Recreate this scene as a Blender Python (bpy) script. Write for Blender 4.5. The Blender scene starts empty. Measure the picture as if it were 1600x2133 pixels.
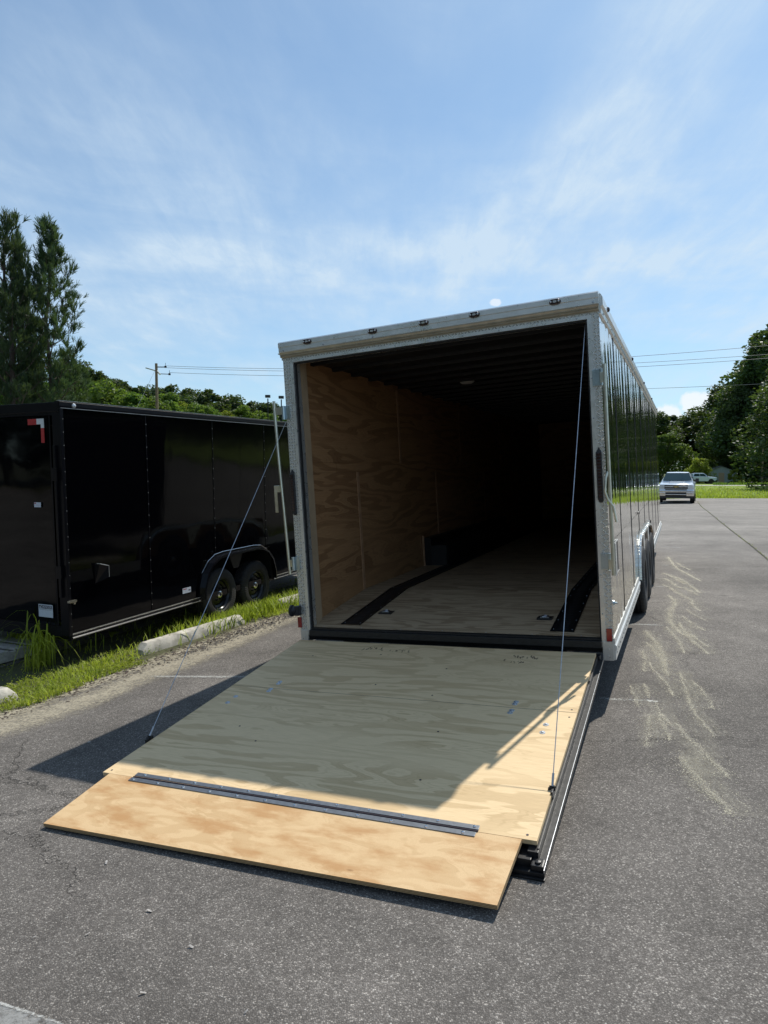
import bpy, bmesh, math, random
import numpy as np
from mathutils import Matrix, Vector

S = bpy.context.scene
COL = S.collection
R = math.radians

# ------------------------------------------------------------------ camera
CAMH = 1.76; FPX = 1414.4; PITCH = .0523
cam = bpy.data.cameras.new('camera'); camo = bpy.data.objects.new('camera', cam); COL.objects.link(camo)
camo.location = (0, 0, CAMH); camo.rotation_euler = (math.pi/2 - PITCH, 0, 0)
cam.sensor_fit = 'VERTICAL'; cam.sensor_height = 36; cam.lens = FPX/2133.33*36
cam.clip_start = .05; cam.clip_end = 3000
S.camera = camo

# ------------------------------------------------------------------ light
SUN_EL, SUN_AZ = 53.0, 35.8          # azimuth measured from +Y towards +X
sun = bpy.data.lights.new('sun', 'SUN'); sun.energy = 4.7; sun.angle = R(.55); sun.color = (1, .955, .87)
suno = bpy.data.objects.new('sun', sun); COL.objects.link(suno)
_e, _a = R(SUN_EL), R(SUN_AZ)
sdir = Vector((math.cos(_e)*math.sin(_a), math.cos(_e)*math.cos(_a), math.sin(_e)))
suno.rotation_euler = (-sdir).to_track_quat('-Z', 'Y').to_euler()
suno.location = sdir*50

S.view_settings.view_transform = 'Standard'; S.view_settings.look = 'None'
S.cycles.transparent_max_bounces = 32
S.view_settings.exposure = 0; S.view_settings.gamma = 1

# ------------------------------------------------------------------ node helper
class NT:
    def __init__(s, nt): s.nt = nt; s.n = nt.nodes; s.l = nt.links
    def new(s, t, **kw):
        n = s.n.new(t)
        for k, v in kw.items(): setattr(n, k, v)
        return n
    def put(s, sock, v):
        if v is None: return
        if isinstance(v, bpy.types.NodeSocket): s.l.new(v, sock)
        else: sock.default_value = v
    def m(s, op, a, b=None, c=None, clamp=False):
        n = s.new('ShaderNodeMath', operation=op, use_clamp=clamp)
        s.put(n.inputs[0], a); s.put(n.inputs[1], b)
        if c is not None: s.put(n.inputs[2], c)
        return n.outputs[0]
    def vm(s, op, a, b=None):
        n = s.new('ShaderNodeVectorMath', operation=op); s.put(n.inputs[0], a); s.put(n.inputs[1], b)
        return n.outputs[1] if op in ('DOT_PRODUCT', 'LENGTH', 'DISTANCE') else n.outputs[0]
    def mapping(s, v, sc=(1,1,1), loc=(0,0,0), rot=(0,0,0)):
        n = s.new('ShaderNodeMapping'); s.put(n.inputs[0], v)
        n.inputs[1].default_value = loc; n.inputs[2].default_value = rot; n.inputs[3].default_value = sc
        return n.outputs[0]
    def noise(s, v, scale, detail=2, rough=.5, dist=0., lac=2.):
        n = s.new('ShaderNodeTexNoise'); s.put(n.inputs['Vector'], v)
        n.inputs['Scale'].default_value = scale; n.inputs['Detail'].default_value = detail
        n.inputs['Roughness'].default_value = rough; n.inputs['Distortion'].default_value = dist
        return n.outputs[0]
    def voro(s, v, scale, feat='F1', rnd=1.):
        n = s.new('ShaderNodeTexVoronoi', feature=feat); s.put(n.inputs['Vector'], v)
        n.inputs['Scale'].default_value = scale; n.inputs['Randomness'].default_value = rnd
        return n
    def ramp(s, f, stops, interp='LINEAR'):
        n = s.new('ShaderNodeValToRGB'); s.put(n.inputs[0], f); cr = n.color_ramp; cr.interpolation = interp
        while len(cr.elements) < len(stops): cr.elements.new(.5)
        for e, (p, c) in zip(cr.elements, stops):
            e.position = p; e.color = tuple(c)+(1,) if len(c) == 3 else c
        return n.outputs[0]
    def mr(s, f, a, b, c, d, smooth=False):
        n = s.new('ShaderNodeMapRange'); n.clamp = True
        if smooth: n.interpolation_type = 'SMOOTHSTEP'
        s.put(n.inputs[0], f)
        for i, v in enumerate((a, b, c, d)): s.put(n.inputs[i+1], v)
        return n.outputs[0]
    def mix(s, f, a, b, mode='MIX'):
        n = s.new('ShaderNodeMix', data_type='RGBA', blend_type=mode)
        s.put(n.inputs[0], f)
        for i, v in ((6, a), (7, b)):
            if isinstance(v, tuple) and len(v) == 3: v = v+(1,)
            s.put(n.inputs[i], v)
        return n.outputs[2]
    def bump(s, h, strength, dist=.01, normal=None):
        n = s.new('ShaderNodeBump'); s.put(n.inputs['Height'], h)
        n.inputs['Strength'].default_value = strength; n.inputs['Distance'].default_value = dist
        if normal is not None: s.put(n.inputs['Normal'], normal)
        return n.outputs[0]
    def sep(s, v):
        n = s.new('ShaderNodeSeparateXYZ'); s.put(n.inputs[0], v); return n.outputs
    def comb(s, x, y, z):
        n = s.new('ShaderNodeCombineXYZ')
        for i, v in enumerate((x, y, z)): s.put(n.inputs[i], v)
        return n.outputs[0]

# ------------------------------------------------------------------ world: blue sky, thin high cloud
W = bpy.data.worlds.new('World'); S.world = W; W.use_nodes = True
t = NT(W.node_tree); W.node_tree.nodes.clear()
sky = t.new('ShaderNodeTexSky', sky_type='NISHITA'); sky.sun_disc = False
sky.sun_elevation = R(SUN_EL); sky.sun_rotation = R(SUN_AZ)
sky.altitude = 50; sky.air_density = 1.0; sky.dust_density = .6; sky.ozone_density = 2.0
tc = t.new('ShaderNodeTexCoord').outputs['Generated']
x, y, z = t.sep(tc)
az = t.m('ARCTAN2', x, y); el = t.m('ARCSINE', z)
den = t.m('ADD', t.m('MAXIMUM', z, 0.), .16)
pl = t.comb(t.m('DIVIDE', x, den), t.m('DIVIDE', y, den), 0.)
# cirrus: thin sheet seen on a plane high above
rotp = t.mapping(pl, sc=(1.0, .45, 1), rot=(0, 0, R(-38)))
n1 = t.noise(rotp, 1.5, 7, .58, .6)
n2 = t.noise(t.mapping(pl, sc=(1, 1, 1), loc=(3.1, 1.7, 0)), .75, 4, .5, .3)
n3 = t.noise(t.mapping(pl, sc=(1., .6, 1), rot=(0, 0, R(-38)), loc=(5, 2, 0)), 9, 5, .6, .3)
def seg_mask(a0, e0, a1, e1, w):
    # soft band along a line in azimuth / elevation
    dx, dy = a1-a0, e1-e0; L = math.hypot(dx, dy)
    px_ = t.m('SUBTRACT', az, a0); py_ = t.m('SUBTRACT', el, e0)
    d = t.m('ABSOLUTE', t.m('SUBTRACT', t.m('MULTIPLY', px_, dy/L), t.m('MULTIPLY', py_, dx/L)))
    s_ = t.m('ADD', t.m('MULTIPLY', px_, dx/L), t.m('MULTIPLY', py_, dy/L))
    d = t.m('ADD', d, t.m('MULTIPLY', t.m('SUBTRACT', n1, .5), w*1.4))
    return t.m('MULTIPLY', t.mr(d, 0, w, 1, 0, True),
               t.m('MULTIPLY', t.mr(s_, -.08, .08, 0, 1, True), t.mr(s_, L-.08, L+.1, 1, 0, True)))
streak = seg_mask(.46, .62, .30, .40, .13)
streak2 = seg_mask(.32, .42, .02, .28, .10)
streak3 = seg_mask(-.50, .50, .10, .36, .12)
streak4 = seg_mask(-.32, .30, .60, .27, .08)
cir = t.mr(n1, .38, .68, 0, 1, True)
fine = t.m('MULTIPLY', t.mr(n3, .35, .68, .62, 1.12), t.mr(t.noise(t.mapping(pl, sc=(1., .22, 1), rot=(0, 0, R(-42)), loc=(2, 2, 0)), 11, 6, .68, .5), .34, .66, .74, 1.16))
c = t.m('MULTIPLY', t.m('MULTIPLY', cir, t.mr(n2, .36, .62, .3, .8, True)), .32)
nb = t.noise(t.comb(t.m('MULTIPLY', az, 1.6), t.m('MULTIPLY', t.m('ADD', el, t.m('MULTIPLY', az, .06)), 9.), 0.), 1.6, 5, .55, .5)
bands = t.m('MULTIPLY', t.mr(nb, .33, .70, .05, .36, True), t.m('MULTIPLY', t.mr(el, .02, .12, 0, 1, True), t.mr(el, .28, .50, 1, .12, True)))
c = t.m('ADD', c, bands)
c = t.m('ADD', c, t.m('MULTIPLY', streak, t.mr(n1, .34, .64, .14, .95)))
c = t.m('ADD', c, t.m('MULTIPLY', streak2, t.mr(n1, .36, .64, .05, .5)))
c = t.m('ADD', c, t.m('MULTIPLY', streak3, t.mr(n1, .36, .64, .0, .24)))
c = t.m('ADD', c, t.m('MULTIPLY', streak4, t.mr(n1, .36, .64, .1, .4)))
c = t.m('MULTIPLY', c, fine)
c = t.m('ADD', t.m('MULTIPLY', c, 1.05, clamp=True), t.mr(el, -.02, .45, .36, .19))
c = t.m('MINIMUM', c, .85)
# small cumulus heads low on the horizon
cn = t.noise(tc, 26, 6, .6)
def puff(a0, e0, w, h):
    q = t.m('ADD', t.m('POWER', t.m('DIVIDE', t.m('SUBTRACT', az, a0), w), 2.), t.m('POWER', t.m('DIVIDE', t.m('SUBTRACT', el, e0), h), 2.))
    q = t.m('ADD', q, t.m('MULTIPLY', t.m('SUBTRACT', cn, .5), 3.6))
    return t.mr(q, .55, 1.15, 1, 0, True)
pf = t.m('MULTIPLY', puff(.160, .2445, .010, .006), .75)
for a in ((.398,.082,.022,.022), (.425,.092,.026,.020), (.455,.080,.016,.02), (.487,.090,.022,.022), (.55,.07,.04,.03), (.70,.09,.06,.03), (.80,.08,.05,.03), (-.75,.09,.07,.03)):
    pf = t.m('MAXIMUM', pf, puff(*a))
skyb = t.mix(1., sky.outputs[0], (.62, .86, .96), 'MULTIPLY')
col = t.mix(c, skyb, (4.9, 5.9, 6.8))
col = t.mix(t.m('MULTIPLY', pf, .8), col, (7.0, 7.2, 7.5))
bg = t.new('ShaderNodeBackground'); t.l.new(col, bg.inputs[0]); bg.inputs[1].default_value = .136
t.l.new(bg.outputs[0], t.new('ShaderNodeOutputWorld').inputs[0])

# ------------------------------------------------------------------ materials
MATS = {}
def mat(name):
    m_ = bpy.data.materials.new(name); m_.use_nodes = True; m_.node_tree.nodes.clear()
    MATS[name] = m_; t = NT(m_.node_tree)
    out = t.new('ShaderNodeOutputMaterial'); b = t.new('ShaderNodeBsdfPrincipled'); t.l.new(b.outputs[0], out.inputs[0])
    t.out = out; t.b = b
    return m_, t
def simple(name, col, rough=.5, metal=0., var=.12, vs=6., bump=0., bs=80., bd=.002, coat=0., spec=None, rvar=.0):
    m_, t = mat(name); tc = t.new('ShaderNodeTexCoord').outputs['Object']
    n = t.noise(tc, vs, 4, .6)
    f = t.mr(n, .3, .7, 1-var, 1+var)
    c_ = t.mix(1., col+(1,), t.comb(f, f, f), 'MULTIPLY')
    t.put(t.b.inputs['Base Color'], c_); t.b.inputs['Metallic'].default_value = metal
    if rvar: t.put(t.b.inputs['Roughness'], t.mr(t.noise(tc, vs*1.7, 4, .6), .3, .7, max(.02, rough-rvar), rough+rvar))
    else: t.b.inputs['Roughness'].default_value = rough
    if coat: t.b.inputs['Coat Weight'].default_value = coat; t.b.inputs['Coat Roughness'].default_value = .03
    if spec is not None: t.b.inputs['Specular IOR Level'].default_value = spec
    if bump: t.put(t.b.inputs['Normal'], t.bump(t.noise(tc, bs, 3, .6), bump, bd))
    return m_
def emit(name, col, e):
    m_, t = mat(name); t.b.inputs['Base Color'].default_value = col+(1,); t.b.inputs['Emission Color'].default_value = col+(1,)
    t.b.inputs['Emission Strength'].default_value = e; return m_

def plywood(name, sc, light, dark, k=9., contrast=.7, seed=0., pale=.5, blotch=0., rough=.62, patch=(.55,.40,.24)):
    """rotary-cut veneer: contour bands of a stretched height field, with knots"""
    m_, t = mat(name); tc = t.new('ShaderNodeTexCoord').outputs['Object']
    v = t.mapping(tc, sc=sc, loc=(seed, seed*.7, seed*.3))
    h = t.noise(v, 1.0, 3, .45, .35)
    vo = t.voro(t.mapping(v, sc=(1, 1, 1), loc=(seed*3.1, .4, .9)), .55, 'SMOOTH_F1')
    kn = t.mr(vo.outputs['Distance'], 0, .42, 1, 0, True)
    h = t.m('ADD', h, t.m('MULTIPLY', kn, .34))
    jag = t.noise(t.mapping(tc, sc=tuple(a*5 if a > 1.5 else a*3 for a in sc)), 1.6, 4, .65)
    ph = t.m('MULTIPLY', t.m('ADD', h, t.m('MULTIPLY', t.m('SUBTRACT', jag, .5), .05)), k*2*math.pi)
    band = t.m('ADD', t.m('MULTIPLY', t.m('SINE', ph), .5), .5)
    band = t.mr(band, .42, .78, 0, 1, True)
    lines = t.mr(t.m('SINE', t.m('MULTIPLY', ph, 5.)), .35, .95, 0, 1, True)
    reg = t.mr(t.noise(t.mapping(v, loc=(7.7, 2.2, 1.1)), .8, 3, .5), .32, .56, .25, 1., True)
    reg2 = t.mr(t.noise(t.mapping(v, loc=(1.7, 6.2, 3.1)), 1.1, 3, .5), .44, .60, 0, 1., True)
    f = t.m('MULTIPLY', t.m('ADD', t.m('MULTIPLY', t.m('MULTIPLY', band, reg), .75), t.m('MULTIPLY', t.m('MULTIPLY', lines, reg2), .40), clamp=True), contrast)
    fib = t.noise(t.mapping(tc, sc=tuple(a*38 if a > 1.5 else a*5 for a in sc)), 2., 3, .7)
    c_ = t.mix(f, light, dark)
    bl = t.mr(t.noise(t.mapping(v, loc=(1.3, 9.2, 4.)), 1.5, 4, .6), .42, .68, 0, .62, True)
    c_ = t.mix(t.m('MULTIPLY', bl, blotch), c_, patch)
    c_ = t.mix(t.mr(fib, .38, .68, 0, .34), c_, tuple(a*.72 for a in dark))
    vo2 = t.voro(t.mapping(v, loc=(4.2, 8.8, 2.)), .9)
    kd = t.mr(vo2.outputs['Distance'], .015, .06, .75, 0, True)
    c_ = t.mix(kd, c_, (.20, .10, .04))
    t.put(t.b.inputs['Base Color'], c_); t.b.inputs['Roughness'].default_value = rough
    t.b.inputs['Specular IOR Level'].default_value = .3
    t.put(t.b.inputs['Normal'], t.bump(t.m('ADD', fib, t.m('MULTIPLY', band, .3)), .25, .0015))
    return m_

def diamond(name, ax, size=.03, col=(.66, .66, .62), rough=.24):
    m_, t = mat(name); tc = t.new('ShaderNodeTexCoord').outputs['Object']; o = t.sep(tc)
    U = t.m('DIVIDE', o[ax[0]], size); V = t.m('DIVIDE', o[ax[1]], size)
    u = t.m('SUBTRACT', t.m('FRACT', U), .5); v = t.m('SUBTRACT', t.m('FRACT', V), .5)
    par = t.m('FLOORED_MODULO', t.m('ADD', t.m('FLOOR', U), t.m('FLOOR', V)), 2.)
    a = t.m('ADD', u, v); b = t.m('SUBTRACT', u, v)
    inv = t.m('SUBTRACT', 1., par)
    maj = t.m('ADD', t.m('MULTIPLY', a, par), t.m('MULTIPLY', b, inv))
    mnr = t.m('ADD', t.m('MULTIPLY', b, par), t.m('MULTIPLY', a, inv))
    q = t.m('ADD', t.m('POWER', t.m('DIVIDE', t.m('ABSOLUTE', maj), .9), 2.), t.m('POWER', t.m('DIVIDE', t.m('ABSOLUTE', mnr), .26), 2.))
    h = t.mr(q, .25, 1.1, 1, 0, True)
    t.b.inputs['Metallic'].default_value = .72
    n = t.noise(tc, 9, 4, .6)
    c_ = t.mix(t.mr(n, .35, .7, 0, .35), col, tuple(k_*.72 for k_ in col))
    t.put(t.b.inputs['Base Color'], t.mix(t.m('MULTIPLY', h, .35), c_, (.74, .74, .70)))
    t.put(t.b.inputs['Roughness'], t.mr(h, 0, 1, rough+.12, rough-.05))
    t.put(t.b.inputs['Normal'], t.bump(h, .9, .004))
    return m_

def foliage(name, c1, c2, trans=.35, var=3.):
    m_, t = mat(name); tc = t.new('ShaderNodeTexCoord').outputs['Object']
    geo = t.new('ShaderNodeNewGeometry')
    rnd = geo.outputs['Random Per Island']
    oi = t.new('ShaderNodeObjectInfo').outputs['Random']
    n = t.noise(tc, var, 3, .6)
    f = t.m('ADD', t.m('MULTIPLY', rnd, .55), t.mr(n, .35, .65, -.1, .5))
    c_ = t.mix(t.m('ADD', f, 0., clamp=True), c1, c2)
    hs = t.new('ShaderNodeHueSaturation'); t.put(hs.inputs['Color'], c_)
    t.put(hs.inputs['Value'], t.mr(oi, 0, 1, .8, 1.2)); t.put(hs.inputs['Hue'], t.mr(oi, 0, 1, .488, .512))
    d = t.new('ShaderNodeBsdfDiffuse'); tr = t.new('ShaderNodeBsdfTranslucent'); mx = t.new('ShaderNodeMixShader')
    gl = t.b; t.put(gl.inputs['Base Color'], hs.outputs[0]); gl.inputs['Roughness'].default_value = .55
    gl.inputs['Specular IOR Level'].default_value = .35
    t.put(tr.inputs[0], t.mix(.35, hs.outputs[0], (.30, .42, .03)))
    mx.inputs[0].default_value = trans
    t.l.new(gl.outputs[0], mx.inputs[1]); t.l.new(tr.outputs[0], mx.inputs[2]); t.l.new(mx.outputs[0], t.out.inputs[0])
    t.n.remove(d)
    return m_

def asphalt():
    m_, t = mat('asphalt'); tc = t.new('ShaderNodeTexCoord').outputs['Object']
    p2 = t.mapping(tc, sc=(1, 1, .2))
    vo = t.voro(p2, 175); rnd = t.sep(vo.outputs['Color'])[0]
    vo2 = t.voro(t.mapping(tc, sc=(1, 1, .2), loc=(3.3, 1.2, 0)), 70); rnd2 = t.sep(vo2.outputs['Color'])[1]
    big = t.noise(tc, .35, 4, .55, .4); mid = t.noise(tc, 2.3, 5, .6); sm = t.noise(tc, 22, 3, .6)
    stone = t.m('POWER', rnd, 2.4)
    base = t.ramp(stone, [(0, (.125, .113, .102)), (.4, (.180, .164, .149)), (.75, (.252, .231, .209)), (1, (.43, .395, .355))])
    edge = t.mr(vo.outputs['Distance'], .25, .75, 1.06, .62)
    base = t.mix(1., base, t.comb(edge, edge, edge), 'MULTIPLY')
    bright = t.m('MULTIPLY', t.mr(rnd2, .965, .980, 0, 1), t.mr(vo2.outputs['Distance'], .18, .30, 1, 0))
    base = t.mix(t.m('MULTIPLY', bright, .8), base, (.46, .44, .41))
    f = t.m('MULTIPLY', t.mr(big, .3, .7, .74, 1.24), t.mr(mid, .3, .7, .80, 1.18))
    f = t.m('MULTIPLY', f, t.mr(sm, .3, .7, .85, 1.15))
    base = t.mix(1., base, t.comb(f, f, f), 'MULTIPLY')
    # asphalt blends to a paler tone further down the lot, faint turning marks
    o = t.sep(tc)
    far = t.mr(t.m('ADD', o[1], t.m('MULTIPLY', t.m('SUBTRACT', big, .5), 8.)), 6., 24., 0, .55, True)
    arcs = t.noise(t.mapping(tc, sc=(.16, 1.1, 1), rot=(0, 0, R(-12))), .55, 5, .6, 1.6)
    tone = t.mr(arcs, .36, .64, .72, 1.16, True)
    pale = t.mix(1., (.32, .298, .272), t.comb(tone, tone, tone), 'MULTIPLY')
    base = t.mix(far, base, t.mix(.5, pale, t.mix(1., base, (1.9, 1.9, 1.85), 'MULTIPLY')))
    # oil spots
    sp = t.voro(t.mapping(tc, loc=(.3, .8, 0)), .9); s_ = t.mr(t.m('ADD', sp.outputs['Distance'], t.m('MULTIPLY', sm, .06)), .05, .11, .55, 0, True)
    base = t.mix(s_, base, (.035, .034, .034))
    # hairline cracks
    cr = t.voro(t.vm('ADD', t.mapping(tc, sc=(.28, .42, 1)), t.mapping(t.comb(mid, sm, 0), sc=(.25, .12, 1))), 1., 'DISTANCE_TO_EDGE').outputs[0]
    ck = t.m('MULTIPLY', t.mr(cr, .0, .0035, 1, 0, True), t.mr(t.noise(tc, .8, 2, .5), .5, .6, 0, .75))
    base = t.mix(ck, base, (.025, .023, .02))
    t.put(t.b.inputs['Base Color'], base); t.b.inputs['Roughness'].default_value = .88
    t.b.inputs['Specular IOR Level'].default_value = .25
    hh = t.m('ADD', t.m('MULTIPLY', t.mr(vo.outputs['Distance'], 0, .7, 1, 0), t.m('ADD', rnd, .3)), t.m('MULTIPLY', sm, .6))
    t.put(t.b.inputs['Normal'], t.bump(t.m('SUBTRACT', hh, t.m('MULTIPLY', ck, 2.)), .75, .0035))
    return m_

M = {}
M['asphalt'] = asphalt()
M['ply_ramp'] = plywood('ramp_plywood', (.85, 4.4, 1), (.82, .61, .355), (.50, .34, .165), k=7.0, contrast=.66, seed=2.3)
M['ply_flap'] = plywood('flap_plywood', (2.6, 7.0, 1), (.74, .52, .285), (.50, .30, .13), k=4.5, contrast=.45, seed=11.4, blotch=1.3, patch=(.50,.26,.10))
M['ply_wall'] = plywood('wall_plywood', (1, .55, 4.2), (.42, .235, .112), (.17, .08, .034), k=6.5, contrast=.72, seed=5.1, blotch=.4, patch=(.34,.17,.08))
M['ply_floor'] = plywood('floor_plywood', (.9, 5.2, 1), (.50, .37, .235), (.22, .14, .075), k=8, contrast=.8, seed=8.8)
M['ply_edge'] = simple('plywood_edge', (.34, .22, .11), .8, var=.3, vs=60)
M['trim_wood'] = simple('wood_batten', (.40, .23, .13), .6, var=.25, vs=12)
M['diamond_rear'] = diamond('diamond_plate', (0, 2), .026)
M['diamond_fender'] = diamond('fender_plate', (1, 2), .03, rough=.12)
M['alu'] = simple('aluminium', (.72, .72, .69), .32, .72, var=.08, vs=8, rvar=.08)
M['alu_dull'] = simple('dull_aluminium', (.60, .60, .58), .42, .85, var=.12, vs=9, rvar=.08)
M['alu_skirt'] = simple('skirt_aluminium', (.74, .73, .70), .45, .7, var=.1, vs=12)
M['zinc'] = simple('zinc_plated_steel', (.62, .60, .50), .32, 1., var=.15, vs=14)
M['zincb'] = simple('blue_zinc', (.50, .58, .62), .3, 1., var=.15, vs=14)
M['steel'] = simple('steel', (.42, .44, .47), .35, 1., var=.2, vs=30)
M['bolt'] = simple('bolt_zinc', (.55, .60, .66), .35, .5, var=.2, vs=60)
M['hinge_grey'] = simple('hinge_steel', (.20, .215, .235), .45, .7, var=.15, vs=40)
M['black_frame'] = simple('black_painted_steel', (.016, .016, .017), .38, 0., var=.35, vs=25, bump=.2, bs=300)
M['frame_grey'] = simple('worn_black_steel', (.05, .048, .046), .4, .2, var=.4, vs=30, bump=.25, bs=400, bd=.001)
M['black_int'] = simple('black_ceiling', (.012, .012, .013), .5, var=.2)
M['track'] = simple('black_track', (.010, .010, .011), .45, .2, var=.3, vs=40)
M['rubber'] = simple('black_rubber', (.02, .02, .021), .7, var=.2, vs=30)
M['rim'] = simple('black_rim', (.012, .012, .013), .25, .3, var=.2)
M['chrome'] = simple('chrome', (.8, .8, .8), .08, 1., var=.03)
M['red'] = simple('red_lens', (.30, .012, .012), .25, 0., var=.15, vs=60, coat=.5)
M['darkred'] = simple('dark_red_lens', (.022, .005, .006), .2, 0., var=.4, vs=120, coat=.6)
M['redtape'] = simple('red_reflective_tape', (.42, .03, .03), .45, var=.15, vs=60)
M['whitetape'] = simple('white_reflective_tape', (.62, .66, .66), .4, var=.1, vs=60)
M['sticker'] = simple('sticker_paper', (.55, .60, .68), .6, var=.06, vs=60)
M['ink'] = simple('sticker_ink', (.03, .02, .03), .6)
M['redink'] = simple('sticker_red', (.35, .04, .05), .6)
M['concrete'] = simple('concrete', (.47, .44, .38), .9, var=.4, vs=8, bump=.5, bs=60, bd=.006)
M['paint_old'] = None
M['pallet'] = simple('weathered_pallet_wood', (.36, .34, .31), .85, var=.3, vs=30, bump=.4, bs=90)
M['bark'] = simple('bark', (.075, .055, .045), .9, var=.35, vs=9, bump=.8, bs=20, bd=.03)
M['polewood'] = simple('pole_wood', (.20, .145, .095), .85, var=.25, vs=5)
M['wire'] = simple('wire', (.10, .11, .12), .5, .2)
M['wirelit'] = simple('bare_wire', (.45, .46, .45), .45, .6)
M['white_paint'] = simple('white_truck_paint', (.66, .74, .84), .25, 0., var=.04, coat=.8)
M['glass'] = simple('car_glass', (.03, .06, .07), .12, 0., var=.1, spec=.35)
M['blackpl'] = simple('black_plastic', (.02, .02, .022), .5, var=.2)
M['lamp'] = simple('clear_lens', (.65, .68, .7), .1, .4, var=.1)
M['gold'] = simple('gold_badge', (.55, .42, .18), .3, .8)
M['dome'] = simple('dome_lens', (.75, .74, .70), .4)
M['house'] = simple('pale_siding', (.30, .34, .33), .7, var=.08)
M['roofm'] = simple('grey_shingle', (.16, .17, .17), .85, var=.2)
M['mulch'] = simple('bark_chips', (.055, .038, .03), .9, var=.6, vs=40)
M['soil'] = simple('soil', (.12, .092, .066), .95, var=.45, vs=14, bump=.8, bs=50, bd=.01)
M['pebble'] = simple('pebbles', (.34, .32, .30), .8, var=.5, vs=30)
M['wallin'] = simple('tan_trim', (.40, .29, .185), .6, .0, var=.1, vs=8)

def polished():
    m_, t = mat('polished_aluminium'); tc = t.new('ShaderNodeTexCoord').outputs['Object']
    t.b.inputs['Metallic'].default_value = 1.
    n = t.noise(t.mapping(tc, sc=(1, 3, .5)), 2.5, 4, .6)
    t.put(t.b.inputs['Base Color'], t.mix(t.mr(n, .35, .7, 0, .5), (.60, .60, .58), (.48, .48, .465)))
    t.put(t.b.inputs['Roughness'], t.mr(t.noise(tc, 5, 4, .65), .3, .7, .045, .10))
    w = t.noise(t.mapping(tc, sc=(1, 6., .7)), 1.3, 2, .5)
    w2 = t.noise(t.mapping(tc, sc=(1, 12., 5.)), 1.6, 2, .5)
    t.put(t.b.inputs['Normal'], t.bump(t.m('ADD', w, t.m('MULTIPLY', w2, .06)), .22, .012))
    return m_
M['polished'] = polished()
def black_gloss():
    m_, t = mat('black_trailer_paint'); tc = t.new('ShaderNodeTexCoord').outputs['Object']
    t.b.inputs['Base Color'].default_value = (.0015, .0015, .0022, 1)
    t.put(t.b.inputs['Roughness'], t.mr(t.noise(tc, 3, 4, .6), .3, .7, .03, .07))
    t.b.inputs['Specular IOR Level'].default_value = .27
    w = t.noise(t.mapping(tc, sc=(1.2, 1.2, .8)), 1.4, 2, .5)
    t.put(t.b.inputs['Normal'], t.bump(w, .25, .02))
    return m_
M['black_gloss'] = black_gloss()
M['black_trim'] = simple('black_trim', (.004, .004, .006), .3, .0, var=.2, spec=.25)
def tyre_mat():
    m_, t = mat('tyre'); tc = t.new('ShaderNodeTexCoord').outputs['Object']; o = t.sep(tc)
    a = t.m('ARCTAN2', o[1], o[2]); r = t.m('SQRT', t.m('ADD', t.m('POWER', o[1], 2.), t.m('POWER', o[2], 2.)))
    g = t.m('SINE', t.m('ADD', t.m('MULTIPLY', a, 62.), t.m('MULTIPLY', t.m('SIGN', o[0]), t.m('MULTIPLY', t.m('ABSOLUTE', o[0]), 25.))))
    t.b.inputs['Roughness'].default_value = .75
    t.put(t.b.inputs['Base Color'], t.mix(t.mr(t.noise(tc, 14, 4, .6), .4, .7, 0, .6), (.016, .016, .017), (.040, .037, .034)))
    h = t.mr(g, -.9, -.5, 0, 1)
    t.put(t.b.inputs['Normal'], t.bump(h, .8, .008))
    return m_
M['tyre'] = tyre_mat()
M['needle'] = foliage('pine_needles', (.018, .042, .022), (.055, .105, .042), .22, .8)
M['leafdark'] = foliage('dark_leaves', (.016, .036, .014), (.055, .095, .028), .25, .5)
M['leaf'] = foliage('green_leaves', (.05, .105, .018), (.16, .26, .045), .45, .5)
M['leafyel'] = foliage('yellow_green_leaves', (.13, .18, .02), (.36, .40, .055), .5, .5)
M['grassb'] = foliage('grass_blades', (.20, .26, .02), (.48, .54, .06), .5, 2.)
M['grassdry'] = foliage('dry_grass', (.20, .19, .08), (.36, .33, .16), .4, 2.)
M['weedb'] = foliage('weed_blades', (.045, .10, .020), (.13, .22, .06), .5, 2.)
def ground_mats():
    m_, t = mat('meadow'); tc = t.new('ShaderNodeTexCoord').outputs['Object']
    n = t.noise(tc, .25, 6, .65); n2 = t.noise(tc, 3, 4, .6)
    c_ = t.ramp(t.m('ADD', t.m('MULTIPLY', n, .6), t.m('MULTIPLY', n2, .4)), [(.3, (.13, .19, .025)), (.5, (.21, .30, .04)), (.7, (.30, .34, .07))])
    t.put(t.b.inputs['Base Color'], c_); t.b.inputs['Roughness'].default_value = .95
    t.put(t.b.inputs['Normal'], t.bump(n2, .8, .2))
    M['meadow'] = m_
    m_, t = mat('verge_soil'); tc = t.new('ShaderNodeTexCoord').outputs['Object']
    n = t.noise(tc, 5, 6, .65); n2 = t.noise(tc, 60, 4, .6)
    c_ = t.ramp(t.m('ADD', t.m('MULTIPLY', n, .6), t.m('MULTIPLY', n2, .4)), [(.3, (.035, .04, .014)), (.5, (.07, .075, .028)), (.7, (.13, .11, .06))])
    t.put(t.b.inputs['Base Color'], c_); t.b.inputs['Roughness'].default_value = .95
    t.put(t.b.inputs['Normal'], t.bump(n2, .9, .02))
    M['verge'] = m_
    m_, t = mat('wood_floor'); tc = t.new('ShaderNodeTexCoord').outputs['Object']
    t.put(t.b.inputs['Base Color'], t.ramp(t.noise(tc, .4, 5, .6), [(.3, (.03, .035, .015)), (.7, (.08, .075, .03))])); t.b.inputs['Roughness'].default_value = .95
    M['woodfloor'] = m_
ground_mats()
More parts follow.
